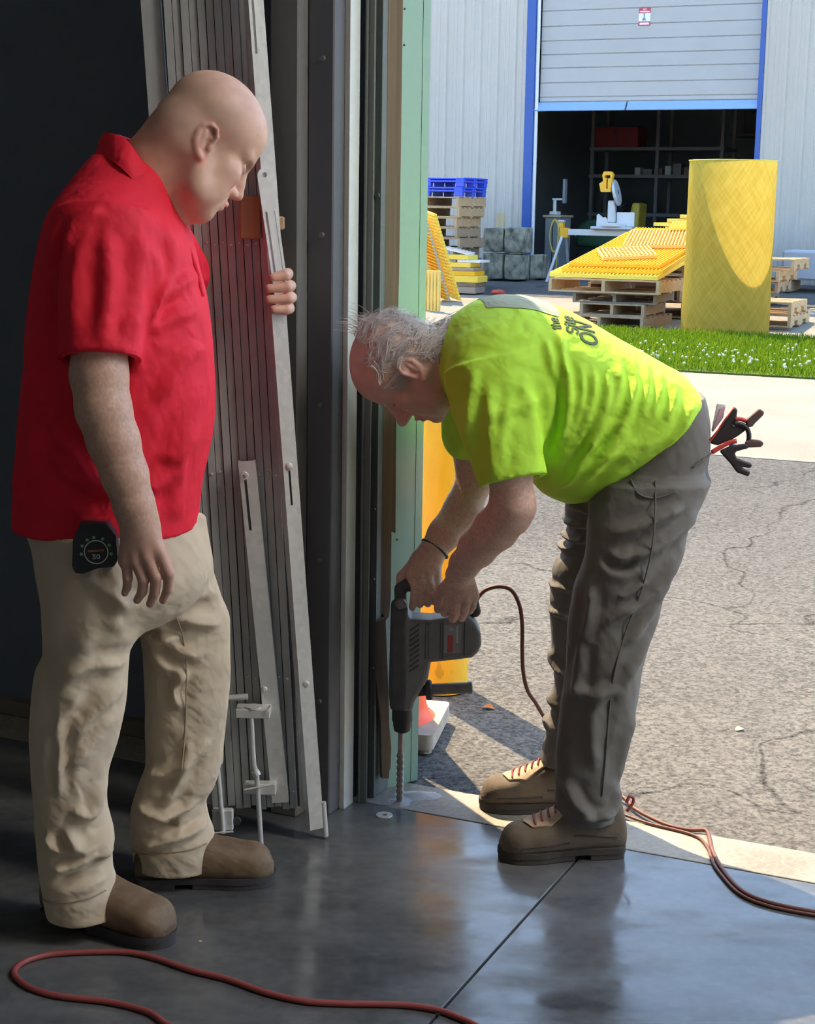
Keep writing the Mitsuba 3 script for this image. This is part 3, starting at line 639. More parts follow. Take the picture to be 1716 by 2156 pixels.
FN = [(l, w * 0.95, h * 1.35) for l, w, h in FN]; FF = [(l, w * 0.95, h * 1.35) for l, w, h in FF]
t1 = fold(t1, FN, side=lambda N: near(N) * (t1.vertices[:, 1] < 3.125)); t1 = fold(t1, FF, side=lambda N: near(N) * (t1.vertices[:, 1] > 3.10))
v = t1.vertices.copy(); N = normals(t1); lowz = np.clip((0.62 - v[:, 2]) / 0.5, 0.35, 1)
v += N * (0.010 * lowz * (meshkit.fbm(v * V(11, 11, 9) + V(0, 0, 3), 3, 4) - 0.5))[:, None]
t1 = relax(trimesh.Trimesh(v, t1.faces, process=False), 1)
put(t1, 'mat_khaki', P1, 'trousers', smooth=True)
def on(m, pts, off=0.0015, y0=2.0, y1=9.0):
    """Points (x, z) set on the near face of the mesh, within y0..y1."""
    sel = (m.vertices[:, 1] > y0) & (m.vertices[:, 1] < y1); V_ = m.vertices[sel]; N_ = normals(m)[sel]; ok = N_[:, 1] < -0.1; V_, N_ = V_[ok], N_[ok]; out = []
    for x, z in pts:
        d = (V_[:, 0] - x) ** 2 + (V_[:, 2] - z) ** 2; k = np.argsort(d)[:14]; j = k[np.argmin(V_[k][:, 1])]
        out.append([x, V_[j, 1] - off, z])
    return np.array(out)
sm = spline(on(t1, [(-0.483, 0.748), (-0.472, 0.70), (-0.462, 0.64), (-0.450, 0.57), (-0.443, 0.50), (-0.445, 0.42), (-0.449, 0.35), (-0.452, 0.29)], 0.0005, 3.1), 5)
put(tube(sm, 0.0016, 6), 'mat_khaki_seam', P1, 'inseam', smooth=True)
for hz_, y0, y1, x0, x1 in ((0.088, 2.8, 3.1, -0.70, -0.575), (0.085, 3.1, 3.4, -0.570, -0.41)):
    put(tube(spline(on(t1, [(x, hz_ + 0.02 * (x - x0) / (x1 - x0)) for x in np.linspace(x0, x1, 9)], 0.0002, y0, y1), 4), 0.0012, 6), 'mat_khaki_seam', P1, 'hem_stitch', smooth=True)

def boot(M, L, W, person, mats, shaft=0.17, toe=0.092, lace=False):
    """A boot along local x from heel (0) to toe (L), W half its width, soles down to z = 0."""
    lm, so, gu = mats
    X = lambda p: (M @ np.append(p, 1))[:3]; R = M[:3, :3]
    st = [(0.004, 0.02, 0.075, 0.024), (0.02, 0.012, shaft * 0.9, 0.033), (0.05, 0.012, shaft, 0.037), (0.09, 0.012, shaft, 0.037), (0.115, 0.012, shaft * 0.86, 0.038), (0.145, 0.012, 0.118, 0.041), (0.18, 0.012, 0.102, 0.045), (0.22, 0.012, toe, 0.048), (0.255, 0.012, toe * 0.86, 0.046), (0.28, 0.013, toe * 0.66, 0.037), (0.296, 0.02, toe * 0.42, 0.020)]
    st = [(t * L / 0.30, a, b, w * W / 0.048) for t, a, b, w in st]
    m = relax(skin([('u', lf(M[:3, 3], R[:, 0], -R[:, 1], st, 2.5), 0), ('u', el(X((L * 0.86, 0, toe * 0.55)), (0.034, W * 0.86, toe * 0.36), R), 0.02)], 0.004), 3)
    put(m, lm, person, 'boot', smooth=True); bk = [k for k in scene if k.startswith(person + '__boot') and k.count('__') == 1][-1]
    out = [(0.0, 0.0), (0.01, 0.7), (0.05, 0.82), (0.11, 0.78), (0.16, 0.86), (0.21, 1.06), (0.26, 1.0), (0.288, 0.72), (0.303, 0.3), (0.306, 0.0)]
    po = [(x * L / 0.30, y * W) for x, y in out]; po = spline(po, 4); pg = Polygon(list(po) + [(x, -y) for x, y in po[::-1]]).buffer(0).buffer(-0.0045)
    put(extr(pg.buffer(0.002), 0.013, M, 0.0125), so, bk, 'welt', smooth=35)
    put(extr(pg.intersection(Polygon([(-1, -1), (0.088, -1), (0.088, 1), (-1, 1)])), 0.0135, M), so, bk, 'heel', smooth=35)
    put(extr(pg.intersection(Polygon([(0.125, -1), (1, -1), (1, 1), (0.125, 1)])), 0.0125, M, 0.0005), so, bk, 'sole', smooth=35)
    return bk, X
bm = ('mat_boot_leather', 'mat_boot_sole', 'mat_boot_gusset')
B1 = frame(V(-0.722, 3.073, 0), V(0.266, -0.125, 0), z=V(0, 0, 1)); boot(B1, 0.305, 0.052, P1, bm)
B2 = frame(V(-0.570, 3.222, 0), V(0.29, 0.035, 0), z=V(0, 0, 1)); boot(B2, 0.300, 0.050, P1, bm)

# tape measure clipped to his pocket
mat('tape_case', pri((0.018, 0.02, 0.024), 0.5)); mat('tape_green', pri((0.16, 0.42, 0.16), 0.5)); mat('tape_white', pri((0.55, 0.58, 0.52), 0.5)); mat('tape_orange', pri((0.42, 0.17, 0.05), 0.5))
tm = thing('tape_measure', 'black tape measure with green dots clipped at the waist of the man in red', 'tape measure')
TM = frame(V(-0.5715, 2.905, 0.800), V(1, 0.03, 0.06), y=V(0, 0, 1)) ; TM[:3, 2] = np.cross(TM[:3, 0], TM[:3, 1])
pc = Polygon([(-0.040, -0.030), (-0.036, -0.040), (-0.026, -0.0415), (0.0, -0.033), (0.03, -0.031), (0.036, -0.02), (0.036, 0.02), (0.022, 0.042), (-0.02, 0.045), (-0.034, 0.02)]).buffer(0.004)
put(extr(pc, 0.03, TM, -0.015), 'mat_tape_case', tm, 'case', smooth=40)
put(tube(np.array([(TM @ V(0.002 + 0.0215 * math.cos(a), -0.006 + 0.0215 * math.sin(a), 0.0155, 1))[:3] for a in np.linspace(0, 2 * np.pi, 40, endpoint=False)]), 0.0011, 6, closed=True), 'mat_tape_white', tm, 'ring', smooth=True)
for a in (95, 122, 153, 185, 60, 25, -10): put(cyl((TM @ V(0.002 + 0.0275 * math.cos(math.radians(a)), -0.006 + 0.0275 * math.sin(math.radians(a)), 0.014, 1))[:3], (TM @ V(0.002 + 0.0275 * math.cos(math.radians(a)), -0.006 + 0.0275 * math.sin(math.radians(a)), 0.0160, 1))[:3], 0.0030, 10), 'mat_tape_green', tm, 'dot')
put(move(meshkit.text_mesh('30', 0.0085, 0.0008, True), TM @ trs(-0.0065, -0.019, 0.0150)), 'mat_tape_white', tm, 'number')
put(move(cat(*[box(x, x + 0.0034, 0, 0.0038, 0, 0.0008) for x in np.arange(7) * 0.0044]), TM @ trs(-0.013, -0.0055, 0.0150)), 'mat_tape_orange', tm, 'print')
# ---------------------------------------------------------------- the white-haired man bending over the drill
mat('hivis', bump(lambda p, n, uv: fbm(p.x * 34, p.y * 20, p.z * 34, 3), 0.007, lambda p, n, uv: mix((0.40, 0.70, 0.045), (0.50, 0.82, 0.075), fbm(p.x * 12, p.y * 12, p.z * 12, 3)), 0.7, spec=0.2, sheen=0.3))
mat('hivis_print', pri((0.055, 0.075, 0.05), 0.7)); mat('hivis_print_grey', pri((0.30, 0.36, 0.27), 0.75))
mat('work_trouser', bump(lambda p, n, uv: fbm(p.x * 30, p.y * 30, p.z * 22, 3), 0.007, lambda p, n, uv: mix((0.125, 0.118, 0.108), (0.185, 0.175, 0.16), fbm(p.x * 8, p.y * 8, p.z * 6, 4)), 0.75, spec=0.2, sheen=0.2))
mat('trouser_stitch', pri((0.11, 0.10, 0.09), 0.85))
mat('waist_skin', pri((0.42, 0.28, 0.24), 0.5))
P2 = thing('person', 'white-haired man in a lime green shirt bending over the drill in the doorway', 'person')
fwd = V(-0.325, 0.10, -0.94); H2 = frame(V(-0.006, 3.555, 1.075), fwd, z=V(-0.94, 0.0, 0.33))
ops, X2 = head_ops(H2, 1.0, dict(jaw=4.7, fat=0.1, chin=7.2, belly=0.0, nose=1.0))
ops += [('u', rc(X2(-2.8, 0, -3.0), (0.115, 3.57, 1.105), 0.058, 0.070), 0.03), ('u', rc(X2(1.0, 0, -7.0), (0.10, 3.57, 1.05), 0.045, 0.055), 0.03),
        ('u', rc((0.12, 3.57, 1.10), (0.30, 3.57, 1.05), 0.08, 0.12), 0.04), ('u', rc((0.175, 3.46, 1.06), (0.175, 3.69, 1.06), 0.06, 0.06), 0.04)]
na = [(0.172, 3.42, 1.070), (0.198, 3.352, 0.974), (0.213, 3.347, 0.89), (0.222, 3.362, 0.815), (0.215, 3.380, 0.785), (0.192, 3.41, 0.748), (0.155, 3.48, 0.688), (0.130, 3.535, 0.640), (0.121, 3.557, 0.612)]
ops += chain(na, [0.050, 0.049, 0.047, 0.046, 0.045, 0.047, 0.041, 0.033, 0.030], 0.014)
ops += [('u', rc((0.246, 3.372, 0.795), (0.232, 3.38, 0.775), 0.022, 0.024), 0.02)]
fa = [(0.152, 3.76, 1.03), (0.146, 3.80, 0.891), (0.160, 3.82, 0.785), (0.133, 3.80, 0.718), (0.088, 3.77, 0.66), (0.057, 3.747, 0.616), (0.045, 3.742, 0.598)]
ops += chain(fa, [0.06, 0.048, 0.043, 0.044, 0.038, 0.031, 0.029], 0.014)
# near hand: thumb to the left, four fingers closing over the rear of the grip
k4 = [(0.098, 3.607, 0.552), (0.117, 3.598, 0.546), (0.137, 3.600, 0.546), (0.155, 3.610, 0.550)]
for i, kk in enumerate(k4):
    ops.append(('u', rc((0.108 + 0.008 * i, 3.560 + 0.001 * i, 0.610), kk, 0.019, 0.0135), 0.010))
tips = []
for i, kk in enumerate(k4):
    kk = V(*kk); L = [0.95, 1.05, 1.0, 0.8][i]
    p1 = kk + V(-0.004, 0.006, -0.034 * L); p2 = p1 + V(-0.004, 0.026, -0.020 * L); p3 = p2 + V(-0.002, 0.024, 0.0)
    ops += [(o, p, 0.0025) for o, p, _ in chain([kk, p1, p2, p3], [0.0125, 0.0108, 0.0098, 0.0082], 0)]
ops += [(o, p, 0.004) for o, p, _ in chain([(0.112, 3.575, 0.600), (0.088, 3.630, 0.560), (0.077, 3.660, 0.530), (0.075, 3.674, 0.500)], [0.018, 0.0145, 0.0122, 0.0098], 0)]
# far hand: palm over the grip, fingers coming down on the near side
k5 = [(0.010, 3.722, 0.570), (0.031, 3.715, 0.571), (0.052, 3.712, 0.568), (0.071, 3.716, 0.563)]
for i, kk in enumerate(k5): ops.append(('u', rc((0.030 + 0.011 * i, 3.745 - 0.001 * i, 0.605 - 0.004 * i), kk, 0.020, 0.0135), 0.010))
ops += [('u', rc((0.035, 3.755, 0.60), (-0.008, 3.742, 0.560), 0.022, 0.016), 0.012), ('u', rc((-0.008, 3.742, 0.560), (-0.016, 3.728, 0.535), 0.014, 0.0105), 0.006)]
for i, kk in enumerate(k5):
    kk = V(*kk); L = [1.0, 0.9, 0.82, 0.7][i]
    p1 = kk + V(0.012 - 0.003 * i, -0.022, -0.024 * L); p2 = p1 + V(-0.003, -0.004, -0.030 * L); p3 = p2 + V(-0.004, 0.010, -0.020 * L)
    ops += [(o, p, 0.0025) for o, p, _ in chain([kk, p1, p2, p3], [0.0130, 0.0112, 0.0102, 0.0085], 0)]
b2 = relax(skin(ops, 0.0025), 1)
c2 = head_paint(b2, H2, 1.0, (0.60, 0.385, 0.305), (0.66, 0.33, 0.26), (lambda q: 0.3 * ((q[:, 2] > -3) & (q[:, 0] < 4.5)) * (np.abs(q[:, 1]) < 9) * (q[:, 0] > -12) * (q[:, 2] < 13) * np.clip((np.abs(q[:, 1]) - 3) / 3 + (-q[:, 0] - 2) / 3, 0, 1), (0.50, 0.45, 0.42)), brow=(0.62, 0.58, 0.54))
armv = b2.vertices[:, 2] < 0.93; fz = meshkit.fbm(b2.vertices * V(300, 300, 160), 2, 9)
c2 = np.where(armv[:, None], c2 * (0.90 + 0.5 * (fz[:, None] - 0.4)) * V(1.0, 0.97, 0.95), c2)
put(b2, 'mat_skin', P2, 'body', smooth=True, color=np.clip(c2, 0.02, 0.9))
put(tube(np.array([V(0.0665, 3.757, 0.627) + 0.0345 * (math.cos(a) * V(0.80, 0, -0.60) + math.sin(a) * V(-0.19, 0.95, -0.25)) for a in np.linspace(0, 2 * np.pi, 28, endpoint=False)]), 0.0042, 8, closed=True), 'mat_tape_case', P2, 'wristband', smooth=True, label='dark wristband')
mat('gold', pri((0.75, 0.50, 0.16), 0.25, metal=0.9))
rp = V(*k5[2]) + V(0.004, -0.0185, -0.020)
put(tube(np.array([rp + 0.0122 * (math.cos(a) * V(1, 0, 0) + math.sin(a) * V(0, 0.55, -0.55)) for a in np.linspace(0, 2 * np.pi, 20, endpoint=False)]), 0.0015, 6, closed=True), 'mat_gold', P2, 'ring', smooth=True, label='gold ring')

# thin white hair, strand by strand
mat('white_hair', pri((0.62, 0.60, 0.58), 0.5, spec=0.5))
rng = np.random.default_rng(7)
qh = ((b2.vertices - H2[:3, 3]) @ H2[:3, :3]) * 100; Nh = normals(b2)
ay = np.abs(qh[:, 1])
hm = (qh[:, 2] > -6.0) & (qh[:, 0] < 4.8) & (qh[:, 0] > -12) & (ay < 8.6) & (qh[:, 2] < 14) & ~((qh[:, 2] > 9.5) & (qh[:, 0] > -2.5)) & ~((qh[:, 2] < 2.2) & (qh[:, 0] > -3.6) & (qh[:, 0] < 2.6) & (ay > 5)) & ~((qh[:, 2] < 0) & (qh[:, 0] > -3.5)) & ~((qh[:, 2] > 5.5) & (qh[:, 0] > 1.5))
ids = rng.choice(np.nonzero(hm)[0], 330); MH = []
for i in ids:                                               # each lock is a handful of strands that wave together
    q0, nn = qh[i], (Nh[i] @ H2[:3, :3]); Lk = rng.uniform(2.8, 6.0); w0, wa = rng.uniform(0, 6.28), rng.uniform(0.15, 0.42); lf0 = rng.uniform(0.06, 0.20)
    d0 = V(-1.0, 0.15 * np.sign(q0[1]), -0.30) + 0.38 * rng.normal(size=3)
    for j in range(9):
        q = q0 + 0.30 * rng.normal(size=3) * V(1, 1, 1); d = d0 + 0.12 * rng.normal(size=3); d = d - nn * (d @ nn); d /= np.linalg.norm(d) + 1e-9; sd = np.cross(nn, d); L = Lk * rng.uniform(0.75, 1.1)
        s = np.linspace(0, 1, 7)[:, None]; lift = lf0 + rng.uniform(-0.03, 0.05)
        p = q + d * L * s + nn * (0.05 + lift * L * s * (1.1 - s)) + sd * wa * np.sin(5.5 * s + w0) * L * 0.22
        r2 = np.linalg.norm((p - V(-0.7, 0, 4.9)) / V(9.5, 7.6, 8.2), axis=1); t2_ = 1.012 + lift * 0.25 * (s[:, 0] * (1.15 - s[:, 0]))
        p = np.where((r2 < t2_)[:, None], V(-0.7, 0, 4.9) + (p - V(-0.7, 0, 4.9)) / r2[:, None] * t2_[:, None], p)
        MH.append(tube(H2[:3, 3] + (p * 0.01) @ H2[:3, :3].T, np.linspace(0.0008, 0.0003, 7), 3, caps=False))
for i in range(60):                                         # brows
    sy = -1 if i % 2 else 1; yy_ = rng.uniform(1.6, 4.8); q = V(9.35 - 0.09 * yy_ ** 2, sy * yy_, 2.3 + 0.2 * rng.normal()); s = np.linspace(0, 1, 4)[:, None]
    p = q + s * V(0.35, sy * 0.7, 0.25 * rng.normal()) + s ** 2 * V(-0.2, 0, -0.15)
    MH.append(tube(H2[:3, 3] + (p * 0.01) @ H2[:3, :3].T, np.linspace(0.0006, 0.0003, 4), 3, caps=False))
for k_ in range(46):                                        # loose wisps standing off the crown
    q = V(rng.uniform(-8, -3), rng.uniform(-5, 3), 0); q[2] = 4.9 + 8.1 * math.sqrt(max(0.05, 1 - ((q[0] + 0.7) / 9.5) ** 2 - (q[1] / 7.6) ** 2))
    d = V(rng.uniform(-1.0, -0.2), rng.normal() * 0.3, rng.uniform(0.3, 1.1)); L = rng.uniform(2.5, 5.5); s = np.linspace(0, 1, 7)[:, None]
    p = q + d * L * s + V(1.0, 0, 0.75) * (L * 0.55 * s ** 2) + 0.25 * np.sin(5 * s + k_) * V(0, 1, 0)
    MH.append(tube(H2[:3, 3] + (p * 0.01) @ H2[:3, :3].T, np.linspace(0.0006, 0.0003, 7), 3, caps=False))
put(cat(MH), 'mat_white_hair', P2, 'hair', label='thin white hair')

# shirt: torso along the bent back, sleeves, slanted hem
tw, td_ = V(-0.956, 0, 0.293), V(0.293, 0, 0.956); to = V(0.60, 3.575, 0.93)
st = [(-0.06, -0.02, 0.088, 0.170), (-0.01, 0.0, 0.106, 0.190), (0.047, -0.075, 0.138, 0.205), (0.106, -0.150, 0.149, 0.215), (0.150, -0.195, 0.156, 0.222), (0.199, -0.216, 0.165, 0.226), (0.245, -0.211, 0.175, 0.226), (0.285, -0.190, 0.184, 0.224), (0.343, -0.158, 0.192, 0.218),
      (0.409, -0.130, 0.192, 0.208), (0.47, -0.110, 0.178, 0.180), (0.520, -0.085, 0.150, 0.130), (0.552, -0.055, 0.117, 0.095), (0.566, -0.045, 0.095, 0.080)]
sh = V(0.172, 3.415, 1.085)
ops = [('u', lf(to, tw, (0, 1, 0), st, 2.25), 0), ('i', hp((0.634, 3.575, 1.03), (0.74, 0, -0.665)), 0.004),
       ('u', el((0.175, 3.44, 1.085), (0.095, 0.085, 0.095)), 0.05), ('u', el((0.175, 3.71, 1.085), (0.09, 0.08, 0.09)), 0.05),
       ('u', lf((0.168, 3.412, 1.10), (0.050, -0.072, -0.225), (0, 1, -0.33), [(0, -0.10, 0.10, 0.075), (0.08, -0.095, 0.10, 0.080), (0.16, -0.080, 0.086, 0.074), (0.255, -0.074, 0.073, 0.066)], 2.1), 0.025),
       ('s', rc((0.203, 3.37, 0.93), (0.222, 3.345, 0.82), 0.058, 0.064), 0.0), ('u', rc((0.155, 3.74, 1.07), (0.147, 3.80, 0.90), 0.088, 0.070), 0.03),
       ('s', rc((0.105, 3.57, 1.10), (0.02, 3.57, 1.13), 0.066, 0.085), 0.006)]
s2 = relax(skin(ops, 0.005), 2)
DR = dict(a=(0.10, 0.012))
def dl(*pp): return [((858 and 0) + 0.151 + (x - 1000) * 0.00102, 1.228 - (y - 632) * 0.001005) for x, y in pp]
FS = [(dl((1140, 760), (1155, 830), (1148, 905), (1120, 960)), 0.010, -0.010), (dl((1165, 740), (1180, 800), (1172, 880), (1150, 940)), 0.009, 0.009), (dl((1200, 750), (1205, 820), (1185, 900), (1160, 970)), 0.009, 0.009), (dl((1230, 760), (1228, 820), (1205, 900), (1170, 980)), 0.009, 0.010),
      (dl((1262, 765), (1255, 830), (1225, 910), (1180, 990)), 0.010, 0.010), (dl((1290, 740), (1280, 820), (1255, 880), (1200, 960)), 0.010, 0.009), (dl((1310, 735), (1320, 790), (1300, 850), (1270, 900)), 0.010, 0.012), (dl((1345, 745), (1345, 800), (1330, 850)), 0.010, 0.012),
      (dl((1375, 765), (1372, 810), (1350, 860)), 0.009, 0.010), (dl((1400, 780), (1400, 830), (1380, 870)), 0.010, 0.009), (dl((1400, 870), (1340, 920), (1290, 960)), 0.014, 0.008), (dl((1180, 1000), (1230, 960), (1290, 930), (1330, 900)), 0.014, 0.009),
      (dl((1160, 1020), (1210, 990), (1260, 965)), 0.012, 0.007), (dl((1010, 780), (1015, 850), (1020, 930), (1030, 985)), 0.013, 0.009), (dl((1050, 830), (1040, 900), (1045, 960)), 0.011, 0.007), (dl((1080, 780), (1100, 850), (1110, 930)), 0.012, 0.007),
      (dl((985, 750), (975, 830), (970, 900), (985, 950)), 0.012, 0.009), (dl((1000, 860), (1060, 840), (1130, 820)), 0.012, 0.006), (dl((1440, 830), (1420, 880), (1380, 930)), 0.012, 0.008), (dl((1130, 700), (1140, 740), (1150, 790)), 0.008, 0.006), (dl((1160, 680), (1165, 740), (1170, 780)), 0.008, 0.005),
      (dl((1240, 900), (1215, 950), (1180, 1010)), 0.010, 0.008), (dl((1310, 880), (1260, 940), (1200, 1030)), 0.012, 0.008)]
s2 = fold(s2, FS, side=lambda N: np.clip(-N[:, 1] * 1.5 + 0.25, 0, 1))
v = s2.vertices.copy(); N = normals(s2)
v += N * (0.010 * (meshkit.fbm(v * V(10, 6, 6), 3, 2) - 0.5))[:, None]
s2 = trimesh.Trimesh(v, s2.faces, process=False)
put(s2, 'mat_hivis', P2, 'shirt', smooth=True)
def decal(m, flat, M, lift=0.0012, n=2):
    """Lays a flat mesh (local xy of M) on the surface of m, along local z."""
    from scipy.spatial import cKDTree
    for _ in range(n): flat = flat.subdivide()
    Mi = np.linalg.inv(M); q = trimesh.transform_points(m.vertices, Mi); Nl = normals(m) @ M[:3, :3]
    s = (Nl[:, 2] > 0.15) & (np.abs(q[:, 2]) < 0.12); q = q[s]; kd = cKDTree(q[:, :2]); f = flat.vertices.copy()
    d, j = kd.query(f[:, :2], k=4); w = 1 / (d + 1e-4)
    f[:, 2] = (q[j, 2] * w).sum(1) / w.sum(1) + lift + f[:, 2]
    return trimesh.Trimesh(trimesh.transform_points(f, M), flat.faces, process=False)
MD = frame(V(0.335, 3.475, 1.165), V(-0.08, 0.70, 0.60), y=V(-0.93, 0.0, 0.36))
MD[:3, 2] = -np.abs(1) * np.cross(MD[:3, 1], MD[:3, 0]); MD[:3, 1] = np.cross(MD[:3, 2], MD[:3, 0])
for tx, hh, x, y in (('the', 0.021, -0.034, 0.030), ('Site', 0.028, -0.040, -0.010), ('ON', 0.040, -0.064, -0.052)):
    put(decal(s2, move(meshkit.text_mesh(tx, hh, 0.0006, True), trs(x, y, 0)), MD), 'mat_hivis_print', P2, 'print', label='dark lettering on the back')
pp = Polygon([(0.055, 0.165), (0.035, 0.12), (0.030, 0.07), (0.022, 0.030), (0.06, 0.022), (0.12, 0.03), (0.13, 0.16)]).buffer(0.006)
put(decal(s2, extr(pp, 0.0006), MD, n=3), 'mat_hivis_print_grey', P2, 'print', label='grey print patch on the back')
rim = [tuple(x) for x in ()]
# trousers
nl = [(0.085, 0.350, 0.474, 0.066), (0.11, 0.344, 0.478, 0.070), (0.177, 0.340, 0.480, 0.074), (0.222, 0.338, 0.488, 0.076), (0.277, 0.340, 0.50, 0.078), (0.354, 0.348, 0.512, 0.080), (0.43, 0.355, 0.520, 0.082), (0.517, 0.355, 0.539, 0.086), (0.602, 0.362, 0.562, 0.092), (0.656, 0.379, 0.577, 0.096), (0.698, 0.389, 0.592, 0.098, 0.006), (0.772, 0.393, 0.624, 0.10, 0.02), (0.845, 0.404, 0.652, 0.10, 0.035)]
fl_ = [(0.120, 0.330, 0.471, 0.066), (0.150, 0.332, 0.475, 0.072), (0.19, 0.338, 0.478, 0.075), (0.222, 0.340, 0.481, 0.076), (0.269, 0.351, 0.49, 0.078), (0.34, 0.352, 0.499, 0.08), (0.433, 0.344, 0.507, 0.082), (0.537, 0.338, 0.53, 0.086), (0.594, 0.342, 0.55, 0.09), (0.64, 0.360, 0.571, 0.094), (0.686, 0.368, 0.602, 0.096, -0.01), (0.743, 0.364, 0.633, 0.098, -0.025), (0.821, 0.378, 0.655, 0.098, -0.045)]
pv = [(0.74, 0.47, 0.61, 0.13), (0.79, 0.40, 0.640, 0.182), (0.845, 0.402, 0.660, 0.192), (0.908, 0.440, 0.668, 0.194), (0.96, 0.483, 0.664, 0.186), (1.0, 0.530, 0.655, 0.174), (1.03, 0.57, 0.645, 0.155)]
ops = [('u', lf((0, 3.43, 0), (0, 0, 1), (0, 1, 0), nl, 2.2), 0), ('u', lf((0, 3.70, 0), (0, 0, 1), (0, 1, 0), fl_, 2.2), 0.012), ('u', lf((0, 3.575, 0), (0, 0, 1), (0, 1, 0), pv, 2.3), 0.04),
       ('i', hp((0.62, 3.575, 1.028), (-0.33, 0, 0.944)), 0.004)]
t2 = skin(ops, 0.0045)
def pl2(*pp): return [(0.349 + (x - 1172) * 0.00101, 0.094 + (1715 - y) * 0.00109) for x, y in pp]
nr = lambda N: np.clip(-N[:, 1] * 1.6 + 0.15, 0, 1)
FN = [(pl2((1250, 1120), (1330, 1090), (1410, 1060)), 0.012, 0.008), (pl2((1245, 1170), (1320, 1150), (1400, 1110), (1450, 1070)), 0.012, 0.008), (pl2((1250, 1290), (1330, 1240), (1390, 1180), (1440, 1110)), 0.014, 0.009), (pl2((1290, 1340), (1340, 1280), (1400, 1190)), 0.013, 0.009),
      (pl2((1290, 1420), (1330, 1350), (1380, 1270)), 0.012, 0.008), (pl2((1235, 1160), (1275, 1175), (1310, 1155)), 0.010, -0.009), (pl2((1270, 1240), (1300, 1225), (1335, 1200)), 0.009, 0.007), (pl2((1190, 1430), (1230, 1440), (1290, 1420)), 0.014, 0.006), (pl2((1205, 1330), (1200, 1400), (1195, 1460)), 0.010, 0.007),
      (pl2((1180, 1620), (1205, 1670), (1240, 1700)), 0.011, 0.010), (pl2((1250, 1700), (1285, 1680), (1300, 1640)), 0.010, 0.009), (pl2((1240, 1600), (1230, 1500), (1250, 1420)), 0.015, 0.006), (pl2((1300, 1640), (1310, 1560), (1325, 1480)), 0.014, 0.007), (pl2((1220, 1215), (1215, 1280), (1205, 1330)), 0.010, 0.007), (pl2((1180, 1690), (1230, 1700), (1290, 1690)), 0.007, 0.006)]
FF = [(pl2((1190, 1100), (1215, 1105), (1240, 1110)), 0.007, 0.012), (pl2((1185, 1140), (1210, 1145), (1240, 1140)), 0.007, 0.012), (pl2((1180, 1175), (1205, 1180), (1235, 1175)), 0.007, 0.013), (pl2((1165, 1210), (1185, 1205), (1215, 1195)), 0.007, 0.013), (pl2((1158, 1290), (1180, 1285), (1200, 1290)), 0.006, 0.008),
      (pl2((1160, 1345), (1180, 1342), (1200, 1345)), 0.006, 0.009), (pl2((1165, 1430), (1175, 1460), (1195, 1480)), 0.009, 0.012), (pl2((1150, 1500), (1165, 1530), (1180, 1560)), 0.009, 0.013), (pl2((1145, 1560), (1160, 1590), (1175, 1610)), 0.008, 0.011)]
yy = t2.vertices[:, 1]
FN = [(l, w * 0.95, h * 1.5) for l, w, h in FN]
t2 = fold(t2, FN, side=lambda N: nr(N) * (yy < 3.57)); t2 = fold(t2, FF, side=lambda N: np.clip(-N[:, 0] * 1.2 - N[:, 1] * 0.8, 0, 1) * (yy > 3.57))
v = t2.vertices.copy(); N = normals(t2); v += N * (0.012 * (meshkit.fbm(v * V(12, 12, 8) + V(0, 0, 3), 3, 4) - 0.5))[:, None]
t2 = relax(trimesh.Trimesh(v, t2.faces, process=False), 1)
put(t2, 'mat_work_trouser', P2, 'trousers', smooth=True)
sm = spline(on(t2, pl2((1345, 1010), (1342, 1080), (1335, 1150), (1318, 1230), (1290, 1310), (1272, 1390), (1265, 1470), (1262, 1560), (1258, 1650)), 0.0006, 3.2, 3.6), 5)
put(tube(sm, 0.0018, 6), 'mat_trouser_stitch', P2, 'side_seam', smooth=True)
put(tube(spline(on(t2, pl2((1295, 1010), (1310, 1035), (1345, 1042), (1385, 1030)), 0.0008, 3.2, 3.6), 5), 0.0024, 6), 'mat_trouser_stitch', P2, 'pocket_edge', smooth=True)
put(tube(spline(on(t2, pl2((1425, 985), (1450, 972), (1478, 966)), 0.0008, 3.2, 3.6), 5), 0.0022, 6), 'mat_trouser_stitch', P2, 'pocket_edge', smooth=True)

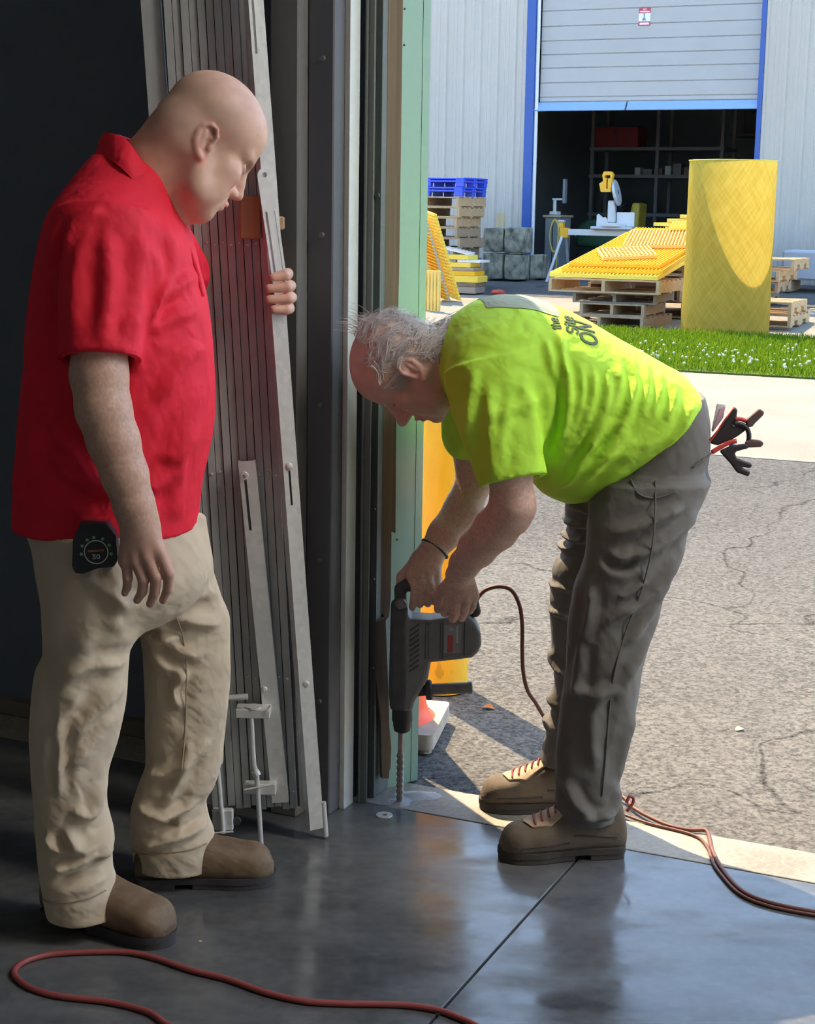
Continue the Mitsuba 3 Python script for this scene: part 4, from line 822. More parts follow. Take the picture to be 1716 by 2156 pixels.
# hiking boots with laced tongues
def hb_col(p, n, uv): return mix((0.095, 0.074, 0.056), (0.185, 0.147, 0.11), fbm(p.x * 40, p.y * 40, p.z * 40, 4))
mat('hiker', bump(lambda p, n, uv: fbm(p.x * 200, p.y * 200, p.z * 200, 2), 0.001, hb_col, 0.75, spec=0.25))
mat('hiker_tan', pri(lambda p, n, uv: mix((0.40, 0.29, 0.19), (0.52, 0.40, 0.28), fbm(p.x * 50, p.y * 50, p.z * 50, 3)), 0.8))
mat('hiker_sole', pri((0.05, 0.042, 0.036), 0.85)); mat('lace', pri((0.30, 0.07, 0.06), 0.7)); mat('sock_white', pri((0.75, 0.73, 0.72), 0.85))
for o_, dr_, nm in ((V(0.503, 3.440, 0.001), V(-0.287, -0.042, 0), 0), (V(0.476, 3.700, 0.001), V(-0.285, 0.010, 0), 1)):
    M = frame(o_, dr_, z=V(0, 0, 1)); bk, X = boot(M, 0.290, 0.050, P2, ('mat_hiker', 'mat_hiker_sole', 'mat_hiker'), shaft=0.145, toe=0.085)
    bmesh = trimesh.Trimesh(meshkit.WRITTEN[scene[bk]['filename']][0], meshkit.WRITTEN[scene[bk]['filename']][1], process=False)
    MT = frame(X((0.190, 0, 0.10)), M[:3, 0] + V(0, 0, -0.48), y=M[:3, 1])
    tg = Polygon([(-0.055, -0.020), (-0.055, 0.020), (0.0, 0.036), (0.035, 0.026), (0.045, 0.0), (0.035, -0.026), (0.0, -0.036)]).buffer(0.004)
    put(decal(bmesh, extr(tg, 0.003), MT, 0.0015, 3), 'mat_hiker_tan', bk, 'tongue', smooth=40)
    for j in range(5):
        a, b = -0.048 + 0.017 * j, -0.040 + 0.017 * j; w_ = 0.017 + 0.003 * j
        pts = np.array([[a, -w_, 0.004], [(a + b) / 2, 0, 0.006], [b, w_, 0.004]]); f = decal(bmesh, trimesh.Trimesh(pts, [[0, 1, 2]], process=False), MT, 0.003, 0)
        put(tube(spline(f.vertices, 4), 0.0022, 6), 'mat_lace', bk, 'lace', smooth=True)
    put(tube(spline([X(p_) for p_ in ((0.11, 0.012, 0.132), (0.128, 0.022, 0.140), (0.14, 0.008, 0.128), (0.122, -0.004, 0.126), (0.135, -0.026, 0.132), (0.15, -0.012, 0.116))], 5), 0.002, 6), 'mat_lace', bk, 'lace', smooth=True)
    put(cat(tube(spline([X(p_) for p_ in ((0.000, 0, 0.098), (-0.012, 0, 0.115), (-0.014, 0, 0.128), (-0.004, 0, 0.132), (0.002, 0, 0.118))], 5), 0.0035, 6)), 'mat_lace', bk, 'pull_loop', smooth=True)
    for side_ in (-1, 1):
        for x0, x1, z0, z1 in ((0.03, 0.13, 0.052, 0.062), (0.14, 0.25, 0.045, 0.04)):
            pts = np.array([[x0 + (x1 - x0) * s, side_ * 0.2, z0 + (z1 - z0) * s] for s in np.linspace(0, 1, 8)]); vb = trimesh.transform_points(bmesh.vertices, np.linalg.inv(M)); out = []
            for p_ in pts:
                s = (np.abs(vb[:, 0] - p_[0]) < 0.006) & (np.abs(vb[:, 2] - p_[2]) < 0.006); out.append(X((p_[0], side_ * (np.max(side_ * vb[s, 1]) if s.any() else 0.045), p_[2])))
            put(tube(spline(out, 3), 0.0017, 5), 'mat_hiker_sole', bk, 'seam', smooth=True)
# ---------------------------------------------------------------- the folded sliding gate that the man in red holds
mat('picket', pri(lambda p, n, uv: mix((0.35, 0.365, 0.365), (0.55, 0.565, 0.555), dr.clip(fbm(p.x * 40, p.y * 40, p.z * 5, 4) * 1.3 - 0.15, 0, 1)), 0.5, metal=0.12, spec=0.35))
mat('dark_steel', pri((0.055, 0.055, 0.06), 0.55, metal=0.3))
mat('wood_block', pri(lambda p, n, uv: mix((0.30, 0.17, 0.08), (0.44, 0.28, 0.15), fbm(p.x * 70, p.y * 70, p.z * 7, 4)), 0.7))
gt = thing('folding_gate', 'folded galvanised steel accordion gate leaning beside the column, held by the man in red', 'gate')
YG = 3.53
def lean(xb, xt, zb, zt): return V(xb, 0, zb), V(xt - xb, 0, zt - zb) / np.linalg.norm([xt - xb, zt - zb])
def channel(x0, z0, x1, z1, w, dep, y, th=0.002, flip=False):
    """A U channel from (x0, z0) up to (x1, z1): web towards the viewer, or open when flipped."""
    pr = Polygon([(-w / 2, 0), (w / 2, 0), (w / 2, dep), (w / 2 - th, dep), (w / 2 - th, th), (-w / 2 + th, th), (-w / 2 + th, dep), (-w / 2, dep)])
    L = math.hypot(x1 - x0, z1 - z0)
    M = np.eye(4); zz = V(x1 - x0, 0, z1 - z0) / L; M[:3, 2] = zz; M[:3, 0] = V(zz[2], 0, -zz[0]); M[:3, 1] = V(0, 1, 0); M[:3, 3] = (x0, y, z0)
    if flip: M[:3, 1] = V(0, -1, 0); M[:3, 0] = -M[:3, 0]; M[:3, 3] = (x0, y + dep, z0)
    return extr(pr, L, M)
ZB, ZT = 0.055, 2.15
tops = [float(x) for x in np.linspace(-0.522, -0.346, 11)]       # at z = 1.845
bots = [float(x) for x in np.linspace(-0.430, -0.251, 11)]       # at z = 0.07
for i, (a, b) in enumerate(zip(tops, bots)):
    tz = a + (a - b) * (ZT - 1.845) / 1.79; y = YG + 0.004 * (i % 2)
    put(channel(b, ZB + 0.004 * (i % 3), tz, ZT, 0.0155, 0.020, y), 'mat_picket', gt, 'picket')
    put(channel(b + 0.0108, ZB + 0.006, tz + 0.0108, ZT, 0.0055, 0.012, y + 0.009), 'mat_dark_steel' if i % 3 == 1 else 'mat_picket', gt, 'picket')
def gx(z, i): return bots[i] + (tops[i] - bots[i]) * (z - ZB) / (1.845 - ZB)
for z, i0 in ((1.338, 3), (0.836, 2), (0.368, 5), (0.10, 7)):
    for i in range(i0, 11):
        if z == 0.836 and i in (4, 5, 6): continue
        x = gx(z, i); put(lathe([(0, -0.0035), (0.0022, -0.0032), (0.0036, -0.0015), (0.0038, 0)], 10, frame(V(x, YG + 0.004 * (i % 2) - 0.0002, z + 0.004 * (i % 2)), V(1, 0, 0), z=V(0, 1, 0))), 'mat_galvanised', gt, 'rivet', smooth=40)
# left stile and its shadowed partner
put(channel(-0.452, 0.06, -0.578, ZT, 0.040, 0.03, YG + 0.012), 'mat_picket', gt, 'stile')
# the bright front channel with slot, bolts, lock bar and foot pin
def bar_frame(x0, z0, x1, z1, y, yaw=0.0):
    zz = V(x1 - x0, 0, z1 - z0); zz /= np.linalg.norm(zz); M = np.eye(4); M[:3, 0] = V(zz[2], 0, -zz[0]); c_, s_n = math.cos(math.radians(yaw)), math.sin(math.radians(yaw)); a_, b_ = M[:3, 0].copy(), V(0, 1, 0); M[:3, 0], M[:3, 1] = c_ * a_ + s_n * b_, c_ * b_ - s_n * a_; M[:3, 2] = zz; M[:3, 3] = (x0, y, z0); return M
FC = bar_frame(-0.1945, 0.028, -0.350, 2.10, 3.482, 24)
def fprof(w, dep, th): return Polygon([(-w / 2, dep), (-w / 2, 0), (w / 2, 0), (w / 2, dep), (w / 2 - th, dep), (w / 2 - th, th), (-w / 2 + th, th), (-w / 2 + th, dep)])
fc = extr(fprof(0.0335, 0.030, 0.003), 2.075, FC)
slots = [box(-0.0055, -0.0005, -0.01, 0.02, 0.752, 0.838), box(-0.010, -0.005, -0.01, 0.02, 1.71, 1.86)]
mf = m3.Manifold(m3.Mesh(np.asarray(fc.vertices, np.float32), np.asarray(fc.faces, np.uint32)))
for s_ in slots:
    s2_ = move(s_, FC); mf = mf - m3.Manifold(m3.Mesh(np.asarray(s2_.vertices, np.float32), np.asarray(s2_.faces, np.uint32)))
mm = mf.to_mesh(); put(trimesh.Trimesh(mm.vert_properties[:, :3], mm.tri_verts, process=False), 'mat_galvanised', gt, 'front_channel', label='bright front channel with slots')
X_ = lambda M, *p: (M @ np.append(V(*p), 1))[:3]
for z, r in ((0.838, 0.0095), (0.345, 0.0085)):
    put(lathe([(0, -0.006), (r * 0.6, -0.0055), (r, -0.002), (r, 0)], 16, frame(X_(FC, -0.0040 if z > 0.5 else -0.001, 0, z), V(1, 0, 0), z=V(0, 1, 0))), 'mat_galv_pale', gt, 'bolt', smooth=40)
lb = bar_frame(-0.270, 1.215, -0.3115, 1.500, 3.4645, 24)
lk = Polygon([(-0.0165, 0), (0.0165, 0), (0.0165, 0.272)] + [(0.0165 * math.cos(a), 0.272 + 0.0165 * math.sin(a)) for a in np.linspace(0.1, 3.04, 12)] + [(-0.0165, 0.272)])
lk = lk.difference(Point(0, 0.274).buffer(0.0052)).difference(LineString([(-0.0085, 0.06), (-0.0085, 0.196)]).buffer(0.0024)).difference(LineString([(0.0085, 0.06), (0.0085, 0.196)]).buffer(0.0024))
ML = lb @ np.array([[1, 0, 0, 0], [0, 0, -1, 0], [0, 1, 0, 0], [0, 0, 0, 1.0]])
put(extr(lk, 0.005, ML, -0.010), 'mat_galvanised', gt, 'lock_bar', label='rounded lock bar with two slots')
put(cyl(X_(FC, 0.0205, 0.004, 0.060), X_(FC, 0.0205, 0.004, -0.022), 0.0068, 16), 'mat_galvanised', gt, 'foot_pin', smooth=40)
# second channel with slot, lower left, and the drop rods
SC = bar_frame(-0.280, 0.085, -0.3550, 0.875, 3.497)
sc_ = extr(fprof(0.037, 0.022, 0.003), 0.79, SC); mf = m3.Manifold(m3.Mesh(np.asarray(sc_.vertices, np.float32), np.asarray(sc_.faces, np.uint32)))
s2_ = move(box(-0.0095, -0.0035, -0.01, 0.02, 0.635, 0.755), SC); mf = mf - m3.Manifold(m3.Mesh(np.asarray(s2_.vertices, np.float32), np.asarray(s2_.faces, np.uint32))); mm = mf.to_mesh()
put(trimesh.Trimesh(mm.vert_properties[:, :3], mm.tri_verts, process=False), 'mat_galvanised', gt, 'slotted_channel')
put(lathe([(0.004, -0.0045), (0.0085, -0.004), (0.0095, 0)], 18, frame(X_(SC, -0.0075, 0, 0.758), V(1, 0, 0), z=V(0, 1, 0))), 'mat_galv_pale', gt, 'bolt', smooth=40)
put(lathe([(0, -0.006), (0.005, -0.005), (0.007, 0)], 14, frame(X_(SC, -0.010, 0, 0.270), V(1, 0, 0), z=V(0, 1, 0))), 'mat_galv_pale', gt, 'bolt', smooth=40)
def rod(name_, pts, r): put(tube(np.array(pts), r, 14), 'mat_galvanised', gt, name_, smooth=40)
rod('drop_rod', [(-0.343, 3.462, 0.316), (-0.3365, 3.461, 0.19), (-0.3300, 3.461, 0.165), (-0.3200, 3.458, 0.0)], 0.0058)
put(cat(box(-0.377, -0.300, 3.455, 3.50, 0.297, 0.318, bev=0.002)), 'mat_galvanised', gt, 'rod_bracket')
put(lathe([(0, 0), (0.018, 0), (0.018, 0.004), (0, 0.004)], 20, trs(-0.338, 3.470, 0.318)), 'mat_galvanised', gt, 'washer', smooth=40)
put(cyl((-0.309, 3.452, 0.312), (-0.298, 3.452, 0.330), 0.0022, 8), 'mat_galv_pale', gt, 'clip')
put(box(-0.360, -0.288, 3.470, 3.497, 0.112, 0.138, bev=0.002), 'mat_galvanised', gt, 'rod_bracket')
put(cyl((-0.357, 3.452, 0.131), (-0.290, 3.452, 0.145), 0.0022, 8), 'mat_galv_pale', gt, 'clip')
put(cyl((-0.328, 3.4565, 0.164), (-0.333, 3.4565, 0.174), 0.009, 10), 'mat_galvanised', gt, 'collar')
rod('bar_handle', [(-0.415, 3.455, 0.342), (-0.349, 3.455, 0.348)], 0.0068)
rod('drop_rod', [(-0.4175, 3.43, 0.235), (-0.401, 3.42, 0.040)], 0.0058)
put(box(-0.424, -0.404, 3.434, 3.46, 0.195, 0.222, bev=0.002), 'mat_galvanised', gt, 'rod_bracket')
put(box(-0.427, -0.380, 3.427, 3.445, 0.042, 0.092, bev=0.003), 'mat_galvanised', gt, 'rod_bracket')
put(cyl((-0.43, 3.413, 0.042), (-0.378, 3.413, 0.047), 0.0022, 8), 'mat_galv_pale', gt, 'clip')
put(cyl((-0.389, 3.405, 0.025), (-0.404, 3.405, 0.025), 0.014, 18), 'mat_galvanised', gt, 'caster', smooth=40)
put(cyl((-0.372, 3.432, 0.062), (-0.372, 3.442, 0.062), 0.009, 14), 'mat_dark_steel', gt, 'bolt')
wb = thing('wood_block', 'brown wooden block wedged behind the lock bar of the gate', 'block')
put(cat(box(-0.3665, -0.3225, 3.488, 3.524, 1.352, 1.444, bev=0.003), box(-0.33, -0.2735, 3.5115, 3.524, 1.372, 1.400, bev=0.003)), 'mat_wood_block', wb)

# ---------------------------------------------------------------- rotary hammer drill
def drill_col(p, n, uv): return mix((0.048, 0.048, 0.047), (0.078, 0.077, 0.074), fbm(p.x * 50, p.y * 50, p.z * 50, 3))
mat('drill_grip', pri(drill_col, 0.62)); mat('drill_shell', pri(lambda p, n, uv: mix((0.14, 0.138, 0.13), (0.20, 0.196, 0.185), fbm(p.x * 40, p.y * 40, p.z * 40, 3)), 0.5))
mat('drill_chuck', pri((0.03, 0.03, 0.032), 0.45)); mat('bit_steel', pri(lambda p, n, uv: mix((0.25, 0.20, 0.17), (0.48, 0.42, 0.38), fbm(p.x * 200, p.y * 200, p.z * 60, 2)), 0.4, metal=0.7))
mat('label_grey', pri((0.24, 0.24, 0.235), 0.5)); mat('label_red', pri((0.38, 0.065, 0.055), 0.5)); mat('label_pale', pri((0.36, 0.36, 0.34), 0.5))
dl_ = thing('hammer_drill', 'dark grey corded rotary hammer drill held upright in the doorway', 'drill')
YD = 3.725
def side(poly, y0, y1, bev=0.006):
    """A plate seen from the side: polygon in (x, z), from y0 to y1, with bevelled rims."""
    M = np.array([[1, 0, 0, 0], [0, 0, 1, 0], [0, 1, 0, 0], [0, 0, 0, 1.0]])
    a = extr(poly.buffer(-bev), y1 - y0, M, y0); b = extr(poly, y1 - y0 - 2 * bev, M, y0 + bev)
    A = m3.Manifold.batch_hull if False else None
    for m in (a, b): m.invert()
    return [a, b]
def soft(poly, yc, half, r=0.010, h=0.0022, extra=()):
    """A moulded shell: the side outline with all rims rounded."""
    pp = poly.buffer(-r); x0, z0, x1, z1 = poly.bounds
    gx_ = np.arange(x0 - 3 * h, x1 + 3 * h, h); gz_ = np.arange(z0 - 3 * h, z1 + 3 * h, h); gy_ = np.arange(-half - 3 * h, half + 3 * h, h)
    import shapely
    XX, ZZ = np.meshgrid(gx_, gz_, indexing='ij'); pts = shapely.points(XX.ravel(), ZZ.ravel())
    d = shapely.distance(pp.boundary, pts); d = np.where(shapely.contains(pp, pts), -d, d).reshape(XX.shape)
    a = np.maximum(d, 0)[:, None, :]; q = np.abs(gy_)[None, :, None] - (half - r); b = np.maximum(q, 0)
    D = np.hypot(a, b) + np.minimum(np.maximum(d[:, None, :], q), 0) - r
    return nets(D.astype(np.float32), V(gx_[0], yc + gy_[0], gz_[0]), h)
body = Polygon([(-0.024, 0.535), (-0.028, 0.489), (-0.031, 0.431), (-0.033, 0.362), (-0.033, 0.292), (-0.031, 0.245), (0.020, 0.245), (0.024, 0.269), (0.037, 0.293), (0.055, 0.325), (0.061, 0.366), (0.12, 0.373), (0.158, 0.379), (0.172, 0.392), (0.180, 0.412), (0.177, 0.440), (0.165, 0.465), (0.146, 0.484), (0.100, 0.477), (0.060, 0.470), (0.012, 0.472), (0.002, 0.49), (0.0, 0.535)])
put(soft(body.buffer(-0.003).buffer(0.003), YD, 0.043, 0.014), 'mat_drill_shell', dl_, 'housing', smooth=True)
grip = LineString([(-0.012, 0.49), (-0.014, 0.535), (0.0, 0.546), (0.06, 0.540), (0.13, 0.530), (0.155, 0.518), (0.163, 0.485)]).buffer(0.0145)
put(soft(grip, YD, 0.0165, 0.012), 'mat_drill_grip', dl_, 'grip', smooth=True)
put(soft(Polygon([(-0.034, 0.50), (-0.036, 0.29), (-0.032, 0.248), (0.004, 0.248), (0.006, 0.30), (0.002, 0.50)]).buffer(0.002), YD, 0.0455, 0.012), 'mat_drill_grip', dl_, 'rubber_front', smooth=True)
for i in range(9):                                           # slanted ribs and vents on the side
    x0, z0 = 0.010, 0.345 + 0.0125 * i
    put(tube(np.array([(x0, YD - 0.0432, z0), (x0 + 0.022, YD - 0.0432, z0 + 0.017)]), 0.0022, 6), 'mat_drill_grip', dl_, 'rib')
for x in (0.047, 0.054, 0.082, 0.0875): put(box(x - 0.0009, x + 0.0009, YD - 0.0442, YD - 0.042, 0.378, 0.468), 'mat_drill_grip', dl_, 'panel_line')
put(box(0.090, 0.131, YD - 0.0440, YD - 0.042, 0.392, 0.462, bev=0.0006), 'mat_label_grey', dl_, 'nameplate')
np_ = [k for k in scene if k.endswith('__nameplate')][-1]
put(box(0.099, 0.112, YD - 0.0447, YD - 0.0438, 0.394, 0.436, bev=0.0003), 'mat_label_red', np_, 'red_print')
put(box(0.118, 0.124, YD - 0.0447, YD - 0.0438, 0.417, 0.458, bev=0.0003), 'mat_label_pale', np_, 'pale_print')
put(box(0.101, 0.113, YD - 0.0447, YD - 0.0438, 0.446, 0.455, bev=0.0003), 'mat_label_pale', np_, 'pale_print')
put(box(0.137, 0.140, YD - 0.0442, YD - 0.041, 0.388, 0.468), 'mat_drill_grip', dl_, 'panel_line')
put(lathe([(0.0215, 0.247), (0.0245, 0.235), (0.0245, 0.212), (0.0215, 0.206), (0.0215, 0.198), (0.019, 0.186), (0.012, 0.182), (0.0, 0.182)][::-1], 28, trs(-0.005, YD, 0)), 'mat_drill_chuck', dl_, 'chuck', smooth=40)
def twist(r, z0, z1, turns, n=90, sides=20):
    rings = []
    for i in range(n):
        t = i / (n - 1); a0 = 2 * math.pi * turns * t; ring = []
        for k in range(sides):
            a = 2 * math.pi * k / sides; rr = r * (0.60 + 0.40 * abs(math.cos(a)) ** 0.8); ring.append((rr * math.cos(a + a0), rr * math.sin(a + a0), z0 + (z1 - z0) * t))
        rings.append(ring)
    return loft(rings)
put(move(twist(0.0092, 0.001, 0.128, 4.2), trs(-0.008, YD, 0)), 'mat_bit_steel', dl_, 'bit', smooth=45)
put(cyl((-0.008, YD, 0.127), (-0.007, YD, 0.185), 0.0068, 14), 'mat_bit_steel', [k for k in scene if k.endswith('__bit')][-1], 'shank', smooth=40)
sh_ = put(tube(np.array([(0.024, YD - 0.01, 0.287), (0.05, YD - 0.012, 0.291), (0.055, YD - 0.012, 0.292)]), [0.013, 0.013, 0.012], 18), 'mat_drill_grip', dl_, 'side_handle', smooth=40)
put(lathe([(0, 0), (0.022, 0.0), (0.0245, 0.004), (0.0245, 0.012), (0.021, 0.016), (0, 0.016)], 28, frame(V(0.050, YD - 0.012, 0.291), V(0, 1, 0), z=V(1, 0, 0.09))), 'mat_drill_grip', sh_, 'flange', smooth=40)
put(lathe([(0.0125, 0.0), (0.0135, 0.004), (0.0135, 0.085), (0.0150, 0.091), (0.0150, 0.097), (0.012, 0.099), (0, 0.099)], 24, frame(V(0.063, YD - 0.012, 0.2935), V(0, 1, 0), z=V(1, 0, 0.06))), 'mat_drill_shell', sh_, 'bar', smooth=40)
wsh = thing('flat_washer', 'flat steel washer lying on the floor near the drill bit', 'washer')
Mw = trs(-0.044, 3.645, 0.0); put(lathe([(0.0072, 0.0), (0.0195, 0.0), (0.0200, 0.0008), (0.0195, 0.0028), (0.0072, 0.0028), (0.0072, 0.0)], 30, Mw), 'mat_galvanised', wsh, smooth=35)
# grinding dust round the hole
mat('dust', pri(lambda p, n, uv: mix((0.36, 0.365, 0.37), (0.48, 0.48, 0.48), fbm(p.x * 300, p.y * 300, 0.0, 3)), 0.95, spec=0.1))
g_ = np.linspace(-0.12, 0.12, 61); GX, GY = np.meshgrid(g_, g_ * 0.9, indexing='ij')
rr = np.hypot(GX * 0.9 - 0.02, GY - 0.012); hh = 0.011 * np.exp(-(np.hypot(GX, GY) / 0.028) ** 2) * (np.hypot(GX, GY) > 0.0) + 0.012 * np.exp(-((GX - 0.045) / 0.055) ** 2 - ((GY - 0.055) / 0.03) ** 2)
hh = hh * (0.75 + 0.5 * meshkit.fbm(np.stack([GX * 60, GY * 60, GX * 0], -1), 3)) - 0.0022 - 0.003 * meshkit.fbm(np.stack([GX * 40, GY * 40, GX * 0 + 5], -1), 3)
dv = np.stack([GX - 0.008, GY + 3.728, hh], -1).reshape(-1, 3); I_, J_ = np.meshgrid(np.arange(60), np.arange(60), indexing='ij'); a_ = I_ * 61 + J_
df = np.vstack([np.stack([a_, a_ + 61, a_ + 62], -1).reshape(-1, 3), np.stack([a_, a_ + 62, a_ + 1], -1).reshape(-1, 3)])
dk = thing('concrete_dust', 'pale heap of concrete dust around the drill bit', 'dust'); labels[dk]['kind'] = 'stuff'
put(trimesh.Trimesh(dv, df, process=False), 'mat_dust', dk, smooth=True)

# ---------------------------------------------------------------- cords
mat('cord_brown', pri((0.16, 0.062, 0.045), 0.55)); mat('cord_red', pri((0.26, 0.055, 0.05), 0.5))
CB = [(0.165, 3.728, 0.500), (0.172, 3.740, 0.515), (0.190, 3.745, 0.532), (0.222, 3.75, 0.539), (0.252, 3.755, 0.528), (0.272, 3.76, 0.49), (0.280, 3.765, 0.44), (0.282, 3.77, 0.38), (0.287, 3.78, 0.32), (0.300, 3.79, 0.27), (0.322, 3.80, 0.235), (0.36, 3.82, 0.17), (0.42, 3.83, 0.09), (0.47, 3.81, 0.035), (0.537, 3.775, 0.010), (0.563, 3.693, 0.006), (0.618, 3.603, 0.006), (0.667, 3.570, 0.006), (0.702, 3.565, 0.008), (0.709, 3.548, 0.008), (0.706, 3.505, 0.006), (0.701, 3.449, 0.006), (0.704, 3.342, 0.006), (0.724, 3.23, 0.006), (0.77, 3.172, 0.006), (0.855, 3.129, 0.006), (0.95, 3.10, 0.006), (1.2, 3.03, 0.006)]
ck = thing('drill_cord', 'brown power cord rising in a loop from the drill and trailing behind the boots', 'cord')
put(tube(spline(CB, 10), 0.0048, 10), 'mat_cord_brown', ck, smooth=True)
ck2 = thing('power_cord', 'second thin brown cord lying along the drill cord behind the boots', 'cord')
put(tube(spline([(0.47, 3.74, 0.004), (0.53, 3.665, 0.004), (0.58, 3.612, 0.0042), (0.63, 3.578, 0.0042), (0.665, 3.552, 0.0042), (0.687, 3.52, 0.0042), (0.694, 3.46, 0.0042), (0.691, 3.40, 0.0042), (0.694, 3.335, 0.0042), (0.715, 3.222, 0.0042), (0.764, 3.160, 0.0042), (0.855, 3.116, 0.0042), (0.95, 3.086, 0.0042), (1.2, 3.015, 0.0042)], 10), 0.0036, 8), 'mat_cord_brown', ck2, smooth=True)

rk = thing('extension_cord', 'dull red extension cord looped on the floor in front of the brown boots', 'cord')
put(tube(spline([(-0.30, 2.50, 0.006), (-0.36, 2.575, 0.006), (-0.41, 2.622, 0.006), (-0.45, 2.665, 0.006), (-0.524, 2.698, 0.006), (-0.614, 2.716, 0.006), (-0.672, 2.743, 0.006), (-0.708, 2.779, 0.006), (-0.723, 2.811, 0.006), (-0.717, 2.844, 0.006), (-0.696, 2.868, 0.006), (-0.659, 2.886, 0.006), (-0.588, 2.896, 0.006), (-0.524, 2.896, 0.006), (-0.465, 2.872, 0.006), (-0.396, 2.828, 0.006), (-0.32, 2.792, 0.006), (-0.245, 2.743, 0.006), (-0.174, 2.713, 0.006), (-0.105, 2.706, 0.006), (-0.036, 2.706, 0.006), (0.016, 2.703, 0.006), (0.067, 2.688, 0.006), (0.101, 2.665, 0.006), (0.133, 2.636, 0.006), (0.19, 2.57, 0.006), (0.26, 2.45, 0.006)], 8), 0.0058, 10), 'mat_cord_red', rk, smooth=True)

# ---------------------------------------------------------------- bollard, cone, leaves outside the door
mat('bollard_yellow', pri(lambda p, n, uv: mix((0.78, 0.42, 0.015), (0.86, 0.50, 0.03), fbm(p.x * 12, p.y * 12, p.z * 6, 3)) * (1 - 0.35 * smoothstep(0.62, 0.72, fbm(p.x * 40, p.y * 40, p.z * 14, 3)) * smoothstep(0.25, 0.0, p.z)), 0.4))
mat('concrete_cap', pri(lambda p, n, uv: mix((0.42, 0.37, 0.28), (0.62, 0.56, 0.45), fbm(p.x * 60, p.y * 60, p.z * 60, 3)), 0.95))
bo = thing('bollard', 'yellow painted steel bollard with a rough concrete top behind the drill', 'bollard')
MBo = trs(0.108, 4.70, 0)
put(lathe([(0.083, 0.0), (0.083, 0.905), (0.079, 0.908), (0.079, 0.90)], 48, MBo), 'mat_bollard_yellow', bo, 'pipe', smooth=40)
cp_ = lathe([(0.0785, 0.895), (0.074, 0.915), (0.06, 0.928), (0.035, 0.937), (0.001, 0.94)], 40, MBo); cp_.vertices = cp_.vertices + 0.006 * (meshkit.fbm(cp_.vertices * 45, 3) - 0.5)[:, None]
put(cp_, 'mat_concrete_cap', bo, 'concrete_top', smooth=True, label='rough concrete filling')
mat('cone_orange', pri((0.88, 0.105, 0.03), 0.45)); mat('cone_base', pri(lambda p, n, uv: mix((0.22, 0.19, 0.16), (0.46, 0.42, 0.36), fbm(p.x * 25, p.y * 25, p.z * 25, 4)), 0.8))
cn = thing('traffic_cone', 'orange traffic cone with a dirty pale base half hidden by the green post', 'traffic cone')
MC = trs(-0.050, 4.26, 0, rz=-10)
put(cat(extr(box_ := Polygon([(-0.155, -0.155), (0.155, -0.155), (0.155, 0.155), (-0.155, 0.155)]).buffer(-0.02).buffer(0.02), 0.042, MC, 0.012), *[cyl((MC @ V(x, y, 0, 1))[:3], (MC @ V(x, y, 0.014, 1))[:3], 0.02, 10) for x in (-0.13, 0.13) for y in (-0.13, 0.13)]), 'mat_cone_base', cn, 'base', smooth=35)
put(lathe([(0.135, 0.054), (0.118, 0.066), (0.110, 0.09), (0.100, 0.16), (0.030, 0.68), (0.024, 0.70), (0.018, 0.70)], 40, MC), 'mat_cone_orange', cn, 'body', smooth=50)
mat('leaf_orange', {'type': 'twosided', 'bsdf': {'type': 'principled', 'base_color': {'type': 'rgb', 'value': [0.45, 0.16, 0.03]}, 'roughness': 0.7}})
mat('leaf_pale', {'type': 'twosided', 'bsdf': {'type': 'principled', 'base_color': {'type': 'rgb', 'value': [0.55, 0.50, 0.25]}, 'roughness': 0.7}})
def leaf(x, y, L, ang, label, m, seed):
    k = thing('fallen_leaf', label, 'leaf'); n_ = 9; t = np.linspace(0, 1, n_); w_ = 0.36 * L * np.sin(np.pi * t ** 0.8) + 0.0006
    r = np.random.default_rng(seed); c = 0.35 * L * np.sin(np.pi * t) + 0.1 * L * r.normal(size=n_) * 0.3
    v = np.concatenate([np.stack([t * L, -w_, c * 0.6 + 0.012 * 0], 1), np.stack([t * L, 0 * t, c * 0.25 + 0.001], 1), np.stack([t * L, w_, c * 0.8], 1)]); v[:, 2] = v[:, 2] - v[:, 2].min() + 0.0005
    f = [[a + i, a + i + 1, a + n_ + i] for a in (0, n_) for i in range(n_ - 1)] + [[a + i + 1, a + n_ + i + 1, a + n_ + i] for a in (0, n_) for i in range(n_ - 1)]
    put(trimesh.Trimesh(v, f, process=False).apply_transform(trs(x, y, -0.004, rz=ang)), m, k, smooth=True)
leaf(0.225, 4.515, 0.040, -20, 'curled orange leaf on the asphalt beside the shadow of the bollard', 'mat_leaf_orange', 1)
leaf(0.93, 4.34, 0.030, 30, 'pale dry leaf lying alone on the asphalt right of the trousers', 'mat_leaf_pale', 2)
leaf(-0.40, 2.955, 0.016, 15, 'small pale flake on the floor right of the nearer brown boot', 'mat_leaf_pale', 3)

